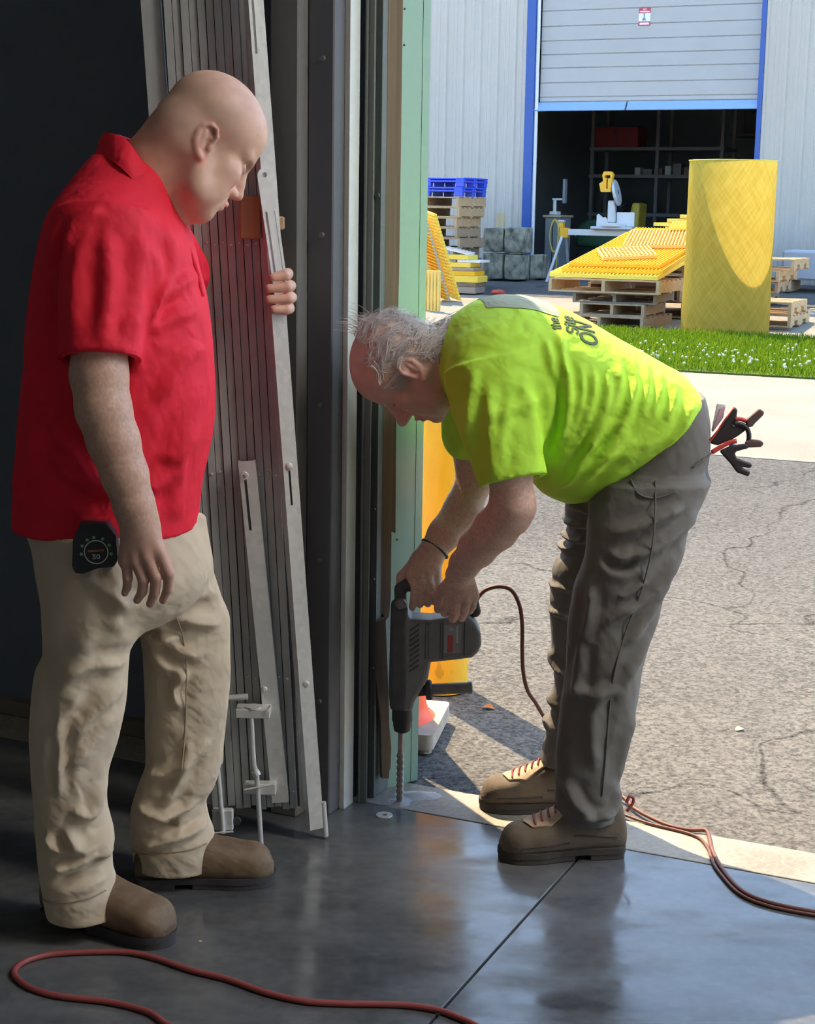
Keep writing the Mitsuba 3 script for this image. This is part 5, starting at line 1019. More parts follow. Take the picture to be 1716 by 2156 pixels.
# ---------------------------------------------------------------- spring clamps and a tag in the back pocket
mat('clamp_black', pri((0.035, 0.025, 0.03), 0.5)); mat('clamp_red', pri((0.62, 0.07, 0.06), 0.5)); mat('clamp_rubber', pri((0.11, 0.065, 0.06), 0.65)); mat('tag_pink', pri((0.62, 0.42, 0.52), 0.6)); mat('tag_white', pri((0.78, 0.75, 0.78), 0.6)); mat('pivot', pri((0.6, 0.6, 0.6), 0.3, metal=0.9))
def sp(x, z): return (0.632 + (x - 1470) * 0.00100, 1.030 - (z - 830) * 0.00100)
def plate(pts, y, w_, m, th, parent, name): put(soft(Polygon([sp(*q) for q in pts]).buffer(0.0015), y, w_, min(0.004, w_ * 0.9), 0.0016), m, parent, name, smooth=True)
ca = thing('spring_clamp', 'upper black and red spring clamp sticking out of the back pocket', 'clamp')
plate([(1534, 849), (1540, 852), (1539, 868), (1533, 884), (1556, 884), (1564, 892), (1548, 905), (1530, 917), (1503, 928), (1488, 925)], 3.446, 0.006, 'mat_clamp_black', 0, ca, 'jaw')
put(tube(np.array([(*sp(x, z),) for x, z in ((1487, 921), (1500, 905), (1520, 873), (1537, 848))])[:, [0, 0, 1]] * V(1, 0, 1) + V(0, 3.446, 0), 0.0042, 8), 'mat_clamp_red', ca, 'red_pad', smooth=True)
put(tube(np.array([[sp(x, z)[0], 3.443, sp(x, z)[1]] for x, z in spline([(1536, 872), (1550, 872), (1562, 876), (1577, 882)], 4)]), 0.0048, 8), 'mat_clamp_red', ca, 'lever', smooth=True)
plate([(1562, 874), (1588, 850), (1597, 856), (1595, 862), (1578, 880), (1574, 886), (1563, 888)], 3.443, 0.007, 'mat_clamp_rubber', 0, ca, 'rubber_tip')
put(tube(np.array([[sp(x, z)[0], 3.440, sp(x, z)[1]] for x, z in spline([(1534, 881), (1550, 883), (1562, 890), (1568, 903), (1568, 918), (1562, 930), (1545, 932), (1528, 930)], 5)]), 0.0052, 8), 'mat_clamp_black', ca, 'hoop', smooth=True)
put(cyl((*sp(1535, 884)[:1], 3.438, sp(1535, 884)[1]), (*sp(1535, 884)[:1], 3.442, sp(1535, 884)[1]), 0.0035, 10), 'mat_pivot', ca, 'pivot')
cb = thing('spring_clamp', 'lower black and red spring clamp with brown tips in the back pocket', 'clamp')
plate([(1506, 940), (1530, 928), (1562, 924), (1565, 931), (1540, 938), (1536, 944), (1541, 955), (1572, 966), (1575, 970), (1570, 974), (1552, 970), (1556, 977), (1572, 984), (1568, 992), (1545, 984), (1530, 965)], 3.428, 0.006, 'mat_clamp_black', 0, cb, 'jaw')
put(tube(np.array([[sp(x, z)[0], 3.428, sp(x, z)[1]] for x, z in spline([(1488, 943), (1505, 932), (1522, 922), (1540, 917)], 4)]), 0.0052, 8), 'mat_clamp_red', cb, 'red_pad', smooth=True)
plate([(1560, 920), (1575, 915), (1592, 917), (1597, 922), (1592, 928), (1562, 930)], 3.43, 0.007, 'mat_clamp_rubber', 0, cb, 'rubber_tip')
tg_ = thing('pocket_tag', 'white and pink folded tag standing in the back pocket beside the clamps', 'tag')
put(soft(Polygon([sp(*q) for q in ((1500, 840), (1520, 843), (1516, 870), (1494, 905), (1491, 904))]), 3.462, 0.003, 0.0025, 0.0016), 'mat_tag_white', tg_, 'card', smooth=True)
put(soft(Polygon([sp(*q) for q in ((1506, 852), (1519, 845), (1515, 872), (1495, 902), (1493, 895))]), 3.4585, 0.0018, 0.0015, 0.0012), 'mat_tag_pink', tg_, 'pink_sleeve', smooth=True)
# ---------------------------------------------------------------- the building across the yard
def ramp(n): return float(np.clip((n - 15.35) / 6.65, 0, 1) * 0.372)
NB = 21.8
mat('far_wall', pri(lambda p, n, uv: mix((0.52, 0.475, 0.405), (0.58, 0.53, 0.455), fbm(p.x * 2, p.y * 2, p.z * 0.6, 3)), 0.5, spec=0.4))
mat('far_door', pri(lambda p, n, uv: mix((0.42, 0.405, 0.38), (0.47, 0.455, 0.425), fbm(p.x * 2, p.y * 2, p.z * 2, 3)), 0.45))
mat('blue_trim', pri((0.035, 0.10, 0.36), 0.4)); mat('blue_lip', pri((0.27, 0.42, 0.66), 0.4)); mat('white_pipe', pri((0.78, 0.78, 0.76), 0.4))
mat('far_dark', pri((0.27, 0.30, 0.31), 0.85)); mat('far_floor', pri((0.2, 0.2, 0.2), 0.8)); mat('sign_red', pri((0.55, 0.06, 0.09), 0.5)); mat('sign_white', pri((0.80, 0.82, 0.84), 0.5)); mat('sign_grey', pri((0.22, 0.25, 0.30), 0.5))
wf = struct('wall_far')
RP = [(0, 0), (0.02, 0.03), (0.055, 0.03), (0.075, 0), (0.145, 0), (0.152, 0.008), (0.165, 0.008), (0.172, 0), (0.21, 0), (0.217, 0.008), (0.23, 0.008), (0.237, 0), (0.305, 0)]
prof = [(x + 0.305 * k, -y) for k in range(3) for x, y in (RP if k == 0 else RP[1:])]
pan = Polygon(prof + [(0.915, 0.012), (0, 0.012)])
def wallpanel(u0, z0, z1, w=0.915):
    pg = pan if w >= 0.915 else pan.intersection(Polygon([(0, -1), (w, -1), (w, 1), (0, 1)]))
    put(extr(pg, z1 - z0, BF @ trs(u0, NB, z0)), 'mat_far_wall', wf, 'panel')
u = -7.74
while u > -13.5: u -= 0.915; wallpanel(u, 0.36, 6.3)
u = -3.96
while u < 4.0: wallpanel(u, 0.36, 6.3); u += 0.915
for i in range(5): wallpanel(-7.74 + 0.915 * i, 5.35, 6.3, min(0.915, 3.78 - 0.915 * i))
put(cat(bb(-13.6, 4.4, NB + 0.02, NB + 0.06, 5.35, 6.3), bb(-13.6, -7.75, NB + 0.02, NB + 0.06, 0.2, 5.4), bb(-3.95, 4.4, NB + 0.02, NB + 0.06, 0.2, 5.4)), 'mat_far_dark', wf, 'liner')
put(bb(-13.6, 4.4, NB - 0.02, 34.0, 6.3, 6.4), 'mat_far_wall', struct('roof_far'))
put(bb(-9.5, -2.0, 31.0, 31.1, 0.3, 6.3), 'mat_far_dark', struct('wall_far_inside'), 'back')
put(bb(-9.6, -9.5, NB + 0.1, 31.0, 0.3, 6.3), 'mat_far_dark', 'wall_far_inside', 'side'); put(bb(-2.0, -1.9, NB + 0.1, 31.0, 0.3, 6.3), 'mat_far_dark', 'wall_far_inside', 'side')
put(bb(-13.6, 4.4, 22.0, 34.0, 0.0, 0.372), 'mat_far_floor', struct('floor_far'))
put(bb(-7.80, -7.655, NB - 0.05, NB + 0.08, 0.36, 5.4, 0.004), 'mat_blue_trim', struct('trim_1')); put(bb(-4.02, -3.945, NB - 0.05, NB + 0.08, 0.36, 5.4, 0.004), 'mat_blue_trim', struct('trim_2'))
put(cyl(bw(-7.625, NB + 0.02, 0.37), bw(-7.625, NB + 0.02, 5.3), 0.032, 12), 'mat_white_pipe', struct('trim_3'), smooth=40)
d1 = struct('door_1'); zz = 3.16; k_ = 0
for hgt in (0.075, 0.225, 0.23, 0.21, 0.215, 0.225, 0.24, 0.24, 0.225, 0.25, 0.25):
    put(bb(-7.60, -4.02, NB + 0.09, NB + 0.13, zz + 0.004, zz + hgt - 0.004, 0.008), 'mat_far_door', d1, 'section'); zz += hgt
put(bb(-7.60, -4.02, NB + 0.105, NB + 0.12, 3.02, zz), 'mat_far_dark', d1, 'core')
for a, b in ((-7.66, -6.13), (-6.10, -3.99)):
    lip = extr(Polygon([(0, 0), (-0.10, -0.135), (-0.09, -0.145), (0.012, 0)]), b - a); Ml = BF @ trs(a, NB + 0.08, 3.155) @ np.array([[0, 0, 1, 0], [1, 0, 0, 0], [0, 1, 0, 0], [0, 0, 0, 1.0]])
    put(move(lip, Ml), 'mat_blue_lip', d1, 'weather_lip')
sg = thing('warning_sign', 'small red and white warning sign on the raised roll-up door', 'sign')
def sgn(u0, u1, z0, z1, m, nm, dn=0.0): put(bb(u0, u1, NB + 0.078 - dn, NB + 0.089 - dn, z0, z1), m, sg, nm)
sgn(-5.985, -5.795, 4.305, 4.575, 'mat_sign_white', 'plate'); sgn(-5.985, -5.795, 4.495, 4.575, 'mat_sign_red', 'header', 0.002); sgn(-5.985, -5.795, 4.305, 4.370, 'mat_sign_red', 'footer', 0.002)
sgn(-5.970, -5.810, 4.510, 4.526, 'mat_sign_white', 'text_bar', 0.004); sgn(-5.965, -5.815, 4.322, 4.352, 'mat_sign_white', 'text_bar', 0.0035)
Msg = BF @ trs(-5.917, NB + 0.0755, 4.537) @ np.array([[1, 0, 0, 0], [0, 0, -1, 0], [0, 1, 0, 0], [0, 0, 0, 1.0]])
put(move(meshkit.text_mesh('NO', 0.028, 0.002, True), Msg), 'mat_sign_white', sg, 'lettering')
put(cat(cyl(bw(-5.895, NB + 0.077, 4.478), bw(-5.895, NB + 0.072, 4.478), 0.014, 12), extr(Polygon([(-0.030, 0.0), (0.030, 0.0), (0.022, 0.034), (0.008, 0.040), (0.006, 0.088), (-0.008, 0.088), (-0.010, 0.040), (-0.024, 0.034)]), 0.003, BF @ trs(-5.895, NB + 0.077, 4.382) @ np.array([[1, 0, 0, 0], [0, 0, -1, 0], [0, 1, 0, 0], [0, 0, 0, 1.0]]))), 'mat_sign_grey', sg, 'figure')

# dim things inside the far workshop
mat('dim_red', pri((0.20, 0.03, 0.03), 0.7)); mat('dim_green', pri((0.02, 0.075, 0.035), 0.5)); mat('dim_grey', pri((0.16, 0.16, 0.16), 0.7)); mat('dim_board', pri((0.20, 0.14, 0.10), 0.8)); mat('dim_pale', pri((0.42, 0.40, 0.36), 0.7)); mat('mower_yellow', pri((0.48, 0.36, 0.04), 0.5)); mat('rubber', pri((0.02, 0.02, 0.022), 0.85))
fz0 = 0.372
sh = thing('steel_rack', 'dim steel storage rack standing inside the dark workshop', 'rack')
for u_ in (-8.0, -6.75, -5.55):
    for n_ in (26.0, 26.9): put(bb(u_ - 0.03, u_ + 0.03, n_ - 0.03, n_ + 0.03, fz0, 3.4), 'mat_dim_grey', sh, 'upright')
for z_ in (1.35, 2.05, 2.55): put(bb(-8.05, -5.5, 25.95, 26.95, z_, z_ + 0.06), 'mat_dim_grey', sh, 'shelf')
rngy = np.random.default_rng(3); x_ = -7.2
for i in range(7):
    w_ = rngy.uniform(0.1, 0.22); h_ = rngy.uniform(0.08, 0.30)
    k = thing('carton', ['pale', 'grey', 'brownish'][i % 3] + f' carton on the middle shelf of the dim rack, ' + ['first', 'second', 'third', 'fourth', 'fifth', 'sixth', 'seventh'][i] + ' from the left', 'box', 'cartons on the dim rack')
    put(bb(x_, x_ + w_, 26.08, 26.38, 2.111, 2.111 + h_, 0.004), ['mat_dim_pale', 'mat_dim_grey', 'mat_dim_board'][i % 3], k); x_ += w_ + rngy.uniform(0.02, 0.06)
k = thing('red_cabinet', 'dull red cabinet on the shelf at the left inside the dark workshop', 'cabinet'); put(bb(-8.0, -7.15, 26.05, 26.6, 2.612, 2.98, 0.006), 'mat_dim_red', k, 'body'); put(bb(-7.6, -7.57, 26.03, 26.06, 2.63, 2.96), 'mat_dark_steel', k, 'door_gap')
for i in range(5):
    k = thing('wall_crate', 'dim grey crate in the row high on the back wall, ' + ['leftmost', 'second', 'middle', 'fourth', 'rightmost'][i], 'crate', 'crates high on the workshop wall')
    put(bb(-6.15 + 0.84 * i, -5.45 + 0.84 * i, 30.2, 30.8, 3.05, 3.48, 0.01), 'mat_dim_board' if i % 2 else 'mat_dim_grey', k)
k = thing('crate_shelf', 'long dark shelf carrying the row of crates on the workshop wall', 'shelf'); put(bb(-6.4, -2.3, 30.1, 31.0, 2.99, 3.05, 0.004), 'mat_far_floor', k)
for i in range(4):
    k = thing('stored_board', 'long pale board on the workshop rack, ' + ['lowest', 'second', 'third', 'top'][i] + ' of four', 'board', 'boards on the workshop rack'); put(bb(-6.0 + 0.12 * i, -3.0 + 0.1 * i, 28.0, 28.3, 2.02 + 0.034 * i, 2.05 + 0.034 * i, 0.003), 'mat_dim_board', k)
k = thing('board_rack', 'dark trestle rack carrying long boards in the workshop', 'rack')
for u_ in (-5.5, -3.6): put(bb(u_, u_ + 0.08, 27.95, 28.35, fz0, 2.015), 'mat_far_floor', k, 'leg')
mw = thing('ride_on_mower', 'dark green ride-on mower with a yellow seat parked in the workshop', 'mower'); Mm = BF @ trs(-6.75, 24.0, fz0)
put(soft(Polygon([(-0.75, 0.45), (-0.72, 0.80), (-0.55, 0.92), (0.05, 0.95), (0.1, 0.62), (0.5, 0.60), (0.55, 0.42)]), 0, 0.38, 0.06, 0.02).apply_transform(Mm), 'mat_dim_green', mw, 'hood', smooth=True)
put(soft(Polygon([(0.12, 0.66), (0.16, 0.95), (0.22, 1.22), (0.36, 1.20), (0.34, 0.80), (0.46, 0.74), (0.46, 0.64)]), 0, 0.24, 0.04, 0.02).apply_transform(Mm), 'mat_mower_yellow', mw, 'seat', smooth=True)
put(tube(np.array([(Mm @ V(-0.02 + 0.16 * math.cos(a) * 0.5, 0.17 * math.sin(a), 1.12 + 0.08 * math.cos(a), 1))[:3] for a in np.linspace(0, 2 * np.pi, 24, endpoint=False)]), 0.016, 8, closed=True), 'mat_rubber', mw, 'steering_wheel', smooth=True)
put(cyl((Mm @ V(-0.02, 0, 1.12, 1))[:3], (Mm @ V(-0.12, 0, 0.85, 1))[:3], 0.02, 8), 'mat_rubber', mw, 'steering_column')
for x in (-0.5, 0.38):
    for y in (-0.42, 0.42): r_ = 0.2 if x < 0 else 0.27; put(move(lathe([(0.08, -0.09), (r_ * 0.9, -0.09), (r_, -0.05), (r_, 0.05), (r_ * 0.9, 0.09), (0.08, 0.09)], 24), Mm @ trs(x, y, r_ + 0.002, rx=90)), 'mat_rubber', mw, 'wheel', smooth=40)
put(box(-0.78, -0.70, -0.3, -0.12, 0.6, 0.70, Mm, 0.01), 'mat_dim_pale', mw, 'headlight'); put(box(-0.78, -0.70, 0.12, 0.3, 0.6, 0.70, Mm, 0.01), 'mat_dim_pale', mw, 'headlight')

# ---------------------------------------------------------------- mitre saw on its stand, hose, cabinet
mat('saw_yellow', pri((0.86, 0.46, 0.02), 0.4)); mat('saw_grey', pri((0.50, 0.52, 0.53), 0.4, metal=0.3)); mat('saw_pale', pri((0.66, 0.66, 0.64), 0.5)); mat('hose', pri((0.62, 0.48, 0.10), 0.5)); mat('cabinet_grey', pri((0.22, 0.24, 0.25), 0.6)); mat('table_wood', pri((0.40, 0.30, 0.18), 0.7))
NS = 21.2; zs = ramp(NS)
def su(px): return -7.05 + (px - 1163) * 0.00740
ss = thing('saw_stand', 'aluminium folding saw stand with yellow bracket in front of the open workshop', 'stand')
put(bb(su(1192), su(1400), NS - 0.05, NS + 0.05, 1.05, 1.145, 0.006), 'mat_saw_pale', ss, 'beam')
put(bb(su(1180), su(1199), NS - 0.08, NS + 0.06, 1.005, 1.165, 0.012), 'mat_saw_yellow', ss, 'bracket'); put(bb(su(1177), su(1187), NS - 0.07, NS + 0.05, 1.16, 1.26, 0.012), 'mat_saw_yellow', ss, 'bracket'); put(bb(su(1175), su(1190), NS - 0.075, NS + 0.04, 1.245, 1.285, 0.012), 'mat_saw_grey', ss, 'clamp')
put(cyl(bw(su(1186), NS - 0.06, 1.03), bw(su(1165), NS - 0.30, ramp(NS - 0.3)), 0.024, 10), 'mat_saw_pale', ss, 'leg', smooth=40); put(cyl(bw(su(1191), NS + 0.02, 1.03), bw(su(1186), NS + 0.35, ramp(NS + 0.35)), 0.022, 10), 'mat_saw_grey', ss, 'leg', smooth=40)
put(cyl(bw(su(1385), NS - 0.05, 1.06), bw(su(1400), NS - 0.30, ramp(NS - 0.3)), 0.024, 10), 'mat_saw_pale', ss, 'leg', smooth=40); put(cyl(bw(su(1385), NS + 0.03, 1.06), bw(su(1400), NS + 0.35, ramp(NS + 0.35)), 0.022, 10), 'mat_saw_grey', ss, 'leg', smooth=40)
ms = thing('mitre_saw', 'mitre saw with yellow handle and grey blade guard clamped on the saw stand', 'saw')
put(cat(bb(su(1252), su(1345), NS - 0.16, NS + 0.16, 1.147, 1.20, 0.015)), 'mat_saw_grey', ms, 'base'); put(lathe([(0, 0), (0.19, 0), (0.19, 0.04), (0.17, 0.055), (0, 0.055)], 28, BF @ trs(su(1298), NS - 0.04, 1.20)), 'mat_saw_pale', ms, 'turntable', smooth=40)
put(extr(Polygon([(0, 0), (0.20, 0), (0.18, 0.10), (0.14, 0.15), (0.11, 0.13), (0.03, 0.19), (0.0, 0.17)]), 0.03, BF @ trs(su(1258), NS + 0.06, 1.20) @ np.array([[1, 0, 0, 0], [0, 0, -1, 0], [0, 1, 0, 0], [0, 0, 0, 1.0]])), 'mat_saw_pale', ms, 'fence'); put(bb(su(1302), su(1341), NS + 0.03, NS + 0.06, 1.20, 1.42, 0.008), 'mat_saw_pale', ms, 'fence')
put(bb(su(1285), su(1301), NS - 0.06, NS + 0.06, 1.25, 1.60, 0.02), 'mat_saw_grey', ms, 'arm')
put(move(lathe([(0.03, -0.03), (0.15, -0.03), (0.165, -0.015), (0.165, 0.015), (0.15, 0.03), (0.03, 0.03)], 28), BF @ trs(su(1302), NS - 0.02, 1.72) @ trs(ry=76) @ np.diag([1.25, 0.9, 1, 1])), 'mat_saw_grey', ms, 'blade_guard', smooth=40)
hd = Polygon([(-0.09, -0.13), (0.05, -0.13), (0.055, 0.02), (0.075, 0.12), (0.05, 0.16), (-0.05, 0.16), (-0.07, 0.12), (-0.055, 0.02), (-0.115, -0.02)]).buffer(0.012).difference(Polygon([(-0.032, 0.075), (0.038, 0.075), (0.040, 0.105), (-0.036, 0.105)]).buffer(0.01)).difference(Polygon([(-0.012, -0.09), (0.012, -0.09), (0.012, 0.06), (-0.012, 0.06)]))
put(extr(hd, 0.10, BF @ trs(su(1286), NS - 0.05, 1.87) @ np.array([[1, 0, 0, 0], [0, 0, -1, 0], [0, 1, 0, 0], [0, 0, 0, 1.0]])), 'mat_saw_yellow', ms, 'handle', label='yellow handle')
cbn = thing('tool_cabinet', 'grey tool cabinet with wooden top beside the white pipe at the workshop door', 'cabinet')
put(bb(-7.53, -7.27, 22.15, 22.7, fz0, 1.32, 0.006), 'mat_cabinet_grey', cbn, 'body'); put(bb(-7.56, -7.24, 22.1, 22.75, 1.32, 1.36, 0.006), 'mat_table_wood', cbn, 'top'); put(bb(-7.40, -7.39, 22.14, 22.16, 0.45, 1.28), 'mat_rubber', cbn, 'door_gap')
vs = thing('bench_vise', 'small pale bench tool on the wooden top of the tool cabinet', 'tool')
put(bb(-7.52, -7.38, 22.3, 22.5, 1.361, 1.42, 0.01), 'mat_saw_pale', vs, 'base'); put(bb(-7.50, -7.30, 22.36, 22.44, 1.60, 1.635, 0.01), 'mat_saw_pale', vs, 'arm'); put(cyl(bw(-7.46, 22.4, 1.42), bw(-7.46, 22.4, 1.62), 0.03, 10), 'mat_saw_pale', vs, 'post'); put(bb(-7.31, -7.27, 22.33, 22.47, 1.55, 1.95, 0.012), 'mat_cabinet_grey', vs, 'column')
ho = thing('coiled_hose', 'coiled yellow hose hanging on the front of the tool cabinet', 'hose')
ph = np.linspace(0, 2 * np.pi * 5, 160); hp_ = np.array([bw(-7.33 + (0.075 + 0.006 * math.sin(3 * a)) * math.sin(a), 22.06 - 0.002 * a / 6, 1.02 + (0.26 + 0.012 * math.sin(2.3 * a)) * math.cos(a)) for a in ph])
put(tube(hp_, 0.012, 8), 'mat_hose', ho, 'coil', smooth=True); put(tube(spline([bw(-7.30, 22.04, 0.80), bw(-7.26, 22.03, 0.62), bw(-7.30, 22.02, 0.45), bw(-7.45, 21.95, 0.386), bw(-7.6, 21.85, 0.384)], 6), 0.011, 8), 'mat_hose', ho, 'tail', smooth=True)

# ---------------------------------------------------------------- pallets
def wood(c0, c1, s): return pri(lambda p, n, uv: mix(c0, c1, fbm(p.x * 22 + s, p.y * 22, p.z * 22, 3)), 0.85, spec=0.2)
PW = [mat('pallet_wood_0', wood((0.40, 0.27, 0.14), (0.58, 0.43, 0.26), 0)), mat('pallet_wood_1', wood((0.30, 0.21, 0.13), (0.46, 0.34, 0.22), 3)), mat('pallet_wood_2', wood((0.17, 0.14, 0.11), (0.30, 0.25, 0.20), 7))]
mat('blue_plastic', pri((0.05, 0.10, 0.72), 0.4))
SHARE = {}
def shared(dims, m):
    k = (tuple(np.round(dims, 4)), m)
    if k not in SHARE: SHARE[k] = mikit.ply(box(-dims[0] / 2, dims[0] / 2, -dims[1] / 2, dims[1] / 2, 0, dims[2]), m)
    return SHARE[k]
def pallet(u, n, z, rz, W, D, H, m, label, group=None, notch=False, boards=6):
    """A wooden pallet: W wide along local x, D deep; the deck boards run along x."""
    k = thing('wooden_pallet', label, 'pallet', group); M = BF @ trs(u, n, z, rz=rz)
    def P(nm, dims, x, y, zz, mm=m): put({**shared(dims, mm), 'to_world': TF(M @ trs(x, y, zz))}, None, k, nm)
    t = 0.018; sw = 0.04; sh_ = H - 2 * t
    for j in range(3):
        x = (-W / 2 + sw / 2, 0, W / 2 - sw / 2)[j]
        if notch and j != 1:
            for a, b in ((-D / 2, -D * 0.30), (-D * 0.14, D * 0.14), (D * 0.30, D / 2)): P('stringer', (sw, b - a, sh_), x, (a + b) / 2, t)
            P('stringer', (sw, D, sh_ * 0.5), x, 0, t + sh_ * 0.5)
        else: P('stringer', (sw, D, sh_), x, 0, t)
    bw_ = 0.10
    for j in range(boards): P('deck_board', (W, bw_, t), 0, -D / 2 + bw_ / 2 + (D - bw_) * j / (boards - 1), H - t)
    for j in range(3): P('bottom_board', (W, bw_, t), 0, -D / 2 + bw_ / 2 + (D - bw_) * j / 2, 0)
    return k
ordn = ['bottom', 'second', 'third', 'fourth', 'fifth', 'sixth', 'seventh', 'eighth', 'ninth', 'top']
for i, (ua, ub, dn, h_, m) in enumerate([(-4.95, -3.81, 0.0, 0.150, 1), (-4.68, -3.87, 0.02, 0.150, 1), (-4.80, -3.76, 0.06, 0.125, 2), (-5.06, -3.66, -0.03, 0.165, 0)]):
    z_ = [0.004, 0.155, 0.306, 0.432][i]
    pallet((ua + ub) / 2, 15.42 + dn + 0.55, z_ + 0.02, [-3, 2, 4, 0][i], ub - ua, 1.1, h_, PW[m], 'wooden pallet under the yellow gratings, ' + ['bottom', 'second', 'third', 'top'][i] + ' of the front stack', 'pallets under the yellow gratings')
for i, (n0, h_) in enumerate([(16.75, 0.21), (16.75, 0.21), (16.75, 0.20)]):
    pallet(-4.35, n0 + 0.55, ramp(n0) + 0.02 + sum([0.21, 0.21, 0.20][:i]), [2, -3, 1][i], 1.25, 1.1, h_ - 0.003, PW[1], 'wooden pallet hidden deep under the gratings behind the front stack, ' + ['bottom', 'middle', 'top'][i], 'pallets under the yellow gratings')
for i in range(9):
    dx, dy, rr_ = rngy.uniform(-0.06, 0.06), rngy.uniform(-0.05, 0.05), rngy.uniform(-3, 3)
    pallet(-8.42 + dx, 19.55 + dy, 0.235 + 0.153 * i, rr_, 1.2, 1.0, 0.151, PW[0] if i > 5 else (PW[1] if i > 3 else PW[2]), 'weathered wooden pallet in the tall stack under the blue pallets, ' + ordn[i] + ' of nine', 'pallets in the tall stack')
for i in range(2):
    k = thing('plastic_pallet', 'blue plastic pallet on the tall stack, ' + ['lower', 'upper'][i] + ' of two', 'pallet', 'blue plastic pallets'); M = BF @ trs(-8.36 + 0.02 * i, 19.55, 1.615 + 0.14 * i, rz=1.5)
    for z_ in (0.068, 0.112): put(cat(box(-0.6, 0.6, -0.52, -0.40, z_, z_ + 0.028, M, 0.004), box(-0.6, 0.6, 0.40, 0.52, z_, z_ + 0.028, M, 0.004), box(-0.6, -0.5, -0.5, 0.5, z_, z_ + 0.028, M, 0.004), box(0.5, 0.6, -0.5, 0.5, z_, z_ + 0.028, M, 0.004)), 'mat_blue_plastic', k, 'rim')
    put(box(-0.58, 0.58, -0.5, 0.5, 0.120, 0.137, M, 0.004), 'mat_blue_plastic', k, 'deck')
    for x in (-0.53, 0.0, 0.53):
        for y in (-0.46, 0.0, 0.46): put({**SHARE.setdefault('bluefoot', mikit.ply(box(-0.065, 0.065, -0.055, 0.055, 0, 0.12, bev=0.008), 'mat_blue_plastic')), 'to_world': TF(M @ trs(x, y, 0.001))}, None, k, 'foot')
for i, (uc, n_, z_, rr_, m) in enumerate([(-2.72, 16.62, 0.082, -2, 0), (-2.74, 16.60, 0.235, 0, 0)]):
    pallet(uc, n_, z_, rr_, 1.05, 1.0, 0.150, PW[m], 'short wooden pallet behind the yellow cylinder, ' + ['lower', 'upper'][i] + ' of the front pair', 'front pair of pallets by the cylinder', notch=True)
for i, (uc, n_, rr_, m) in enumerate([(-3.55, 18.45, 3, 2), (-3.42, 18.5, 2, 1), (-3.36, 18.45, -2, 0), (-3.20, 18.5, 0, 0)]):
    pallet(uc, n_, ramp(18.85) + 0.005 + 0.150 * i + 0.05, rr_, 1.25, 1.05, 0.146, PW[m], 'wooden pallet in the stack at the right edge behind the cylinder, ' + ['bottom', 'second', 'third', 'top'][i] + ' of four', 'right hand stack of pallets', notch=True)
up = thing('wooden_pallet', 'dark wooden pallet standing on its edge against the far wall at the right', 'pallet')
Mu = BF @ trs(-3.85, 20.6, ramp(20.6) + 0.003, rz=55)
for j, y in enumerate((0, 0.5, 1.0)): put(box(-0.02, 0.02, -0.06, 0.06, 0.0, 1.0, Mu @ trs(0, 0, 0) @ trs(-0.0 + 0.45 * (j - 1), 0, 0)), PW[2], up, 'stringer')
for j in range(6): put(box(-0.5, 0.5, -0.085, -0.062, 0.02 + 0.18 * j, 0.11 + 0.18 * j, Mu), PW[2], up, 'deck_board')
for j in range(3): put(box(-0.5, 0.5, 0.062, 0.085, 0.02 + 0.43 * j, 0.11 + 0.43 * j, Mu), PW[2], up, 'bottom_board')
mat('pale_block', pri((0.45, 0.46, 0.48), 0.7))
wb2 = thing('white_bundle', 'long pale wrapped bundle on a plank against the far wall at the right edge', 'bundle'); zb = ramp(20.9)
put(bb(-3.25, -1.6, 20.5, 21.2, zb + 0.17, zb + 0.60, 0.03), 'mat_pale_block', wb2, 'bundle_body'); put(bb(-3.2, -3.1, 20.45, 21.25, zb + 0.002, zb + 0.17), PW[1], wb2, 'skid'); put(bb(-1.8, -1.7, 20.45, 21.25, zb + 0.002, zb + 0.17), PW[1], wb2, 'skid')
put(bb(-2.62, -2.50, 20.6, 21.1, zb + 0.60, zb + 0.72, 0.02), 'mat_saw_grey', wb2, 'strap_buckle')

# ---------------------------------------------------------------- yellow gratings
mat('grating_yellow', pri((0.84, 0.50, 0.015), 0.5)); mat('grating_lemon', pri((0.88, 0.70, 0.10), 0.5)); mat('grating_pale', pri((0.74, 0.55, 0.15), 0.6)); mat('grating_tan', pri((0.62, 0.44, 0.12), 0.6)); mat('frp_grey', pri((0.36, 0.31, 0.25), 0.6))
def grating(M, W, D, T_, pitch, m, label, group=None, rods=True, bw2=0.014):
    """A grating panel: bars along local y, cross rods, two end bars; W along x, D along y."""
    k = thing('grating_panel', label, 'grating', group); n_ = max(3, int(W / pitch)); xs = np.linspace(-W / 2 + bw2 / 2, W / 2 - bw2 / 2, n_)
    put(cat([box(x - bw2 / 2, x + bw2 / 2, -D / 2, D / 2, 0, T_) for x in xs]).apply_transform(M), m, k, 'bars', kind='stuff')
    if rods: put(cat([box(-W / 2, W / 2, y - 0.006, y + 0.006, T_ * 0.45, T_ * 0.7) for y in np.arange(-D / 2 + 0.04, D / 2 - 0.02, 0.12)]).apply_transform(M), m, k, 'cross_rods', kind='stuff')
    for y in (-D / 2 + 0.006, D / 2 - 0.006): put(box(-W / 2, W / 2, y - 0.006, y + 0.006, 0.0, T_ * 0.8, M), m, k, 'end_bar')
    return k
def tilt(u, n, z, rx, rz=0, ry=0): return BF @ trs(u, n, z) @ trs(rx=rx, ry=ry) @ trs(rz=rz)
grating(tilt(-4.36, 16.55, 0.782, 8.0, -1), 1.38, 2.25, 0.055, 0.045, 'mat_grating_lemon', 'large lemon yellow grating lowest on the front pallets', 'stacked yellow gratings')
grating(tilt(-4.32, 16.95, 0.900, 8.2, 1), 1.28, 2.9, 0.050, 0.045, 'mat_grating_yellow', 'long orange yellow grating lying second on the front pallets', 'stacked yellow gratings')
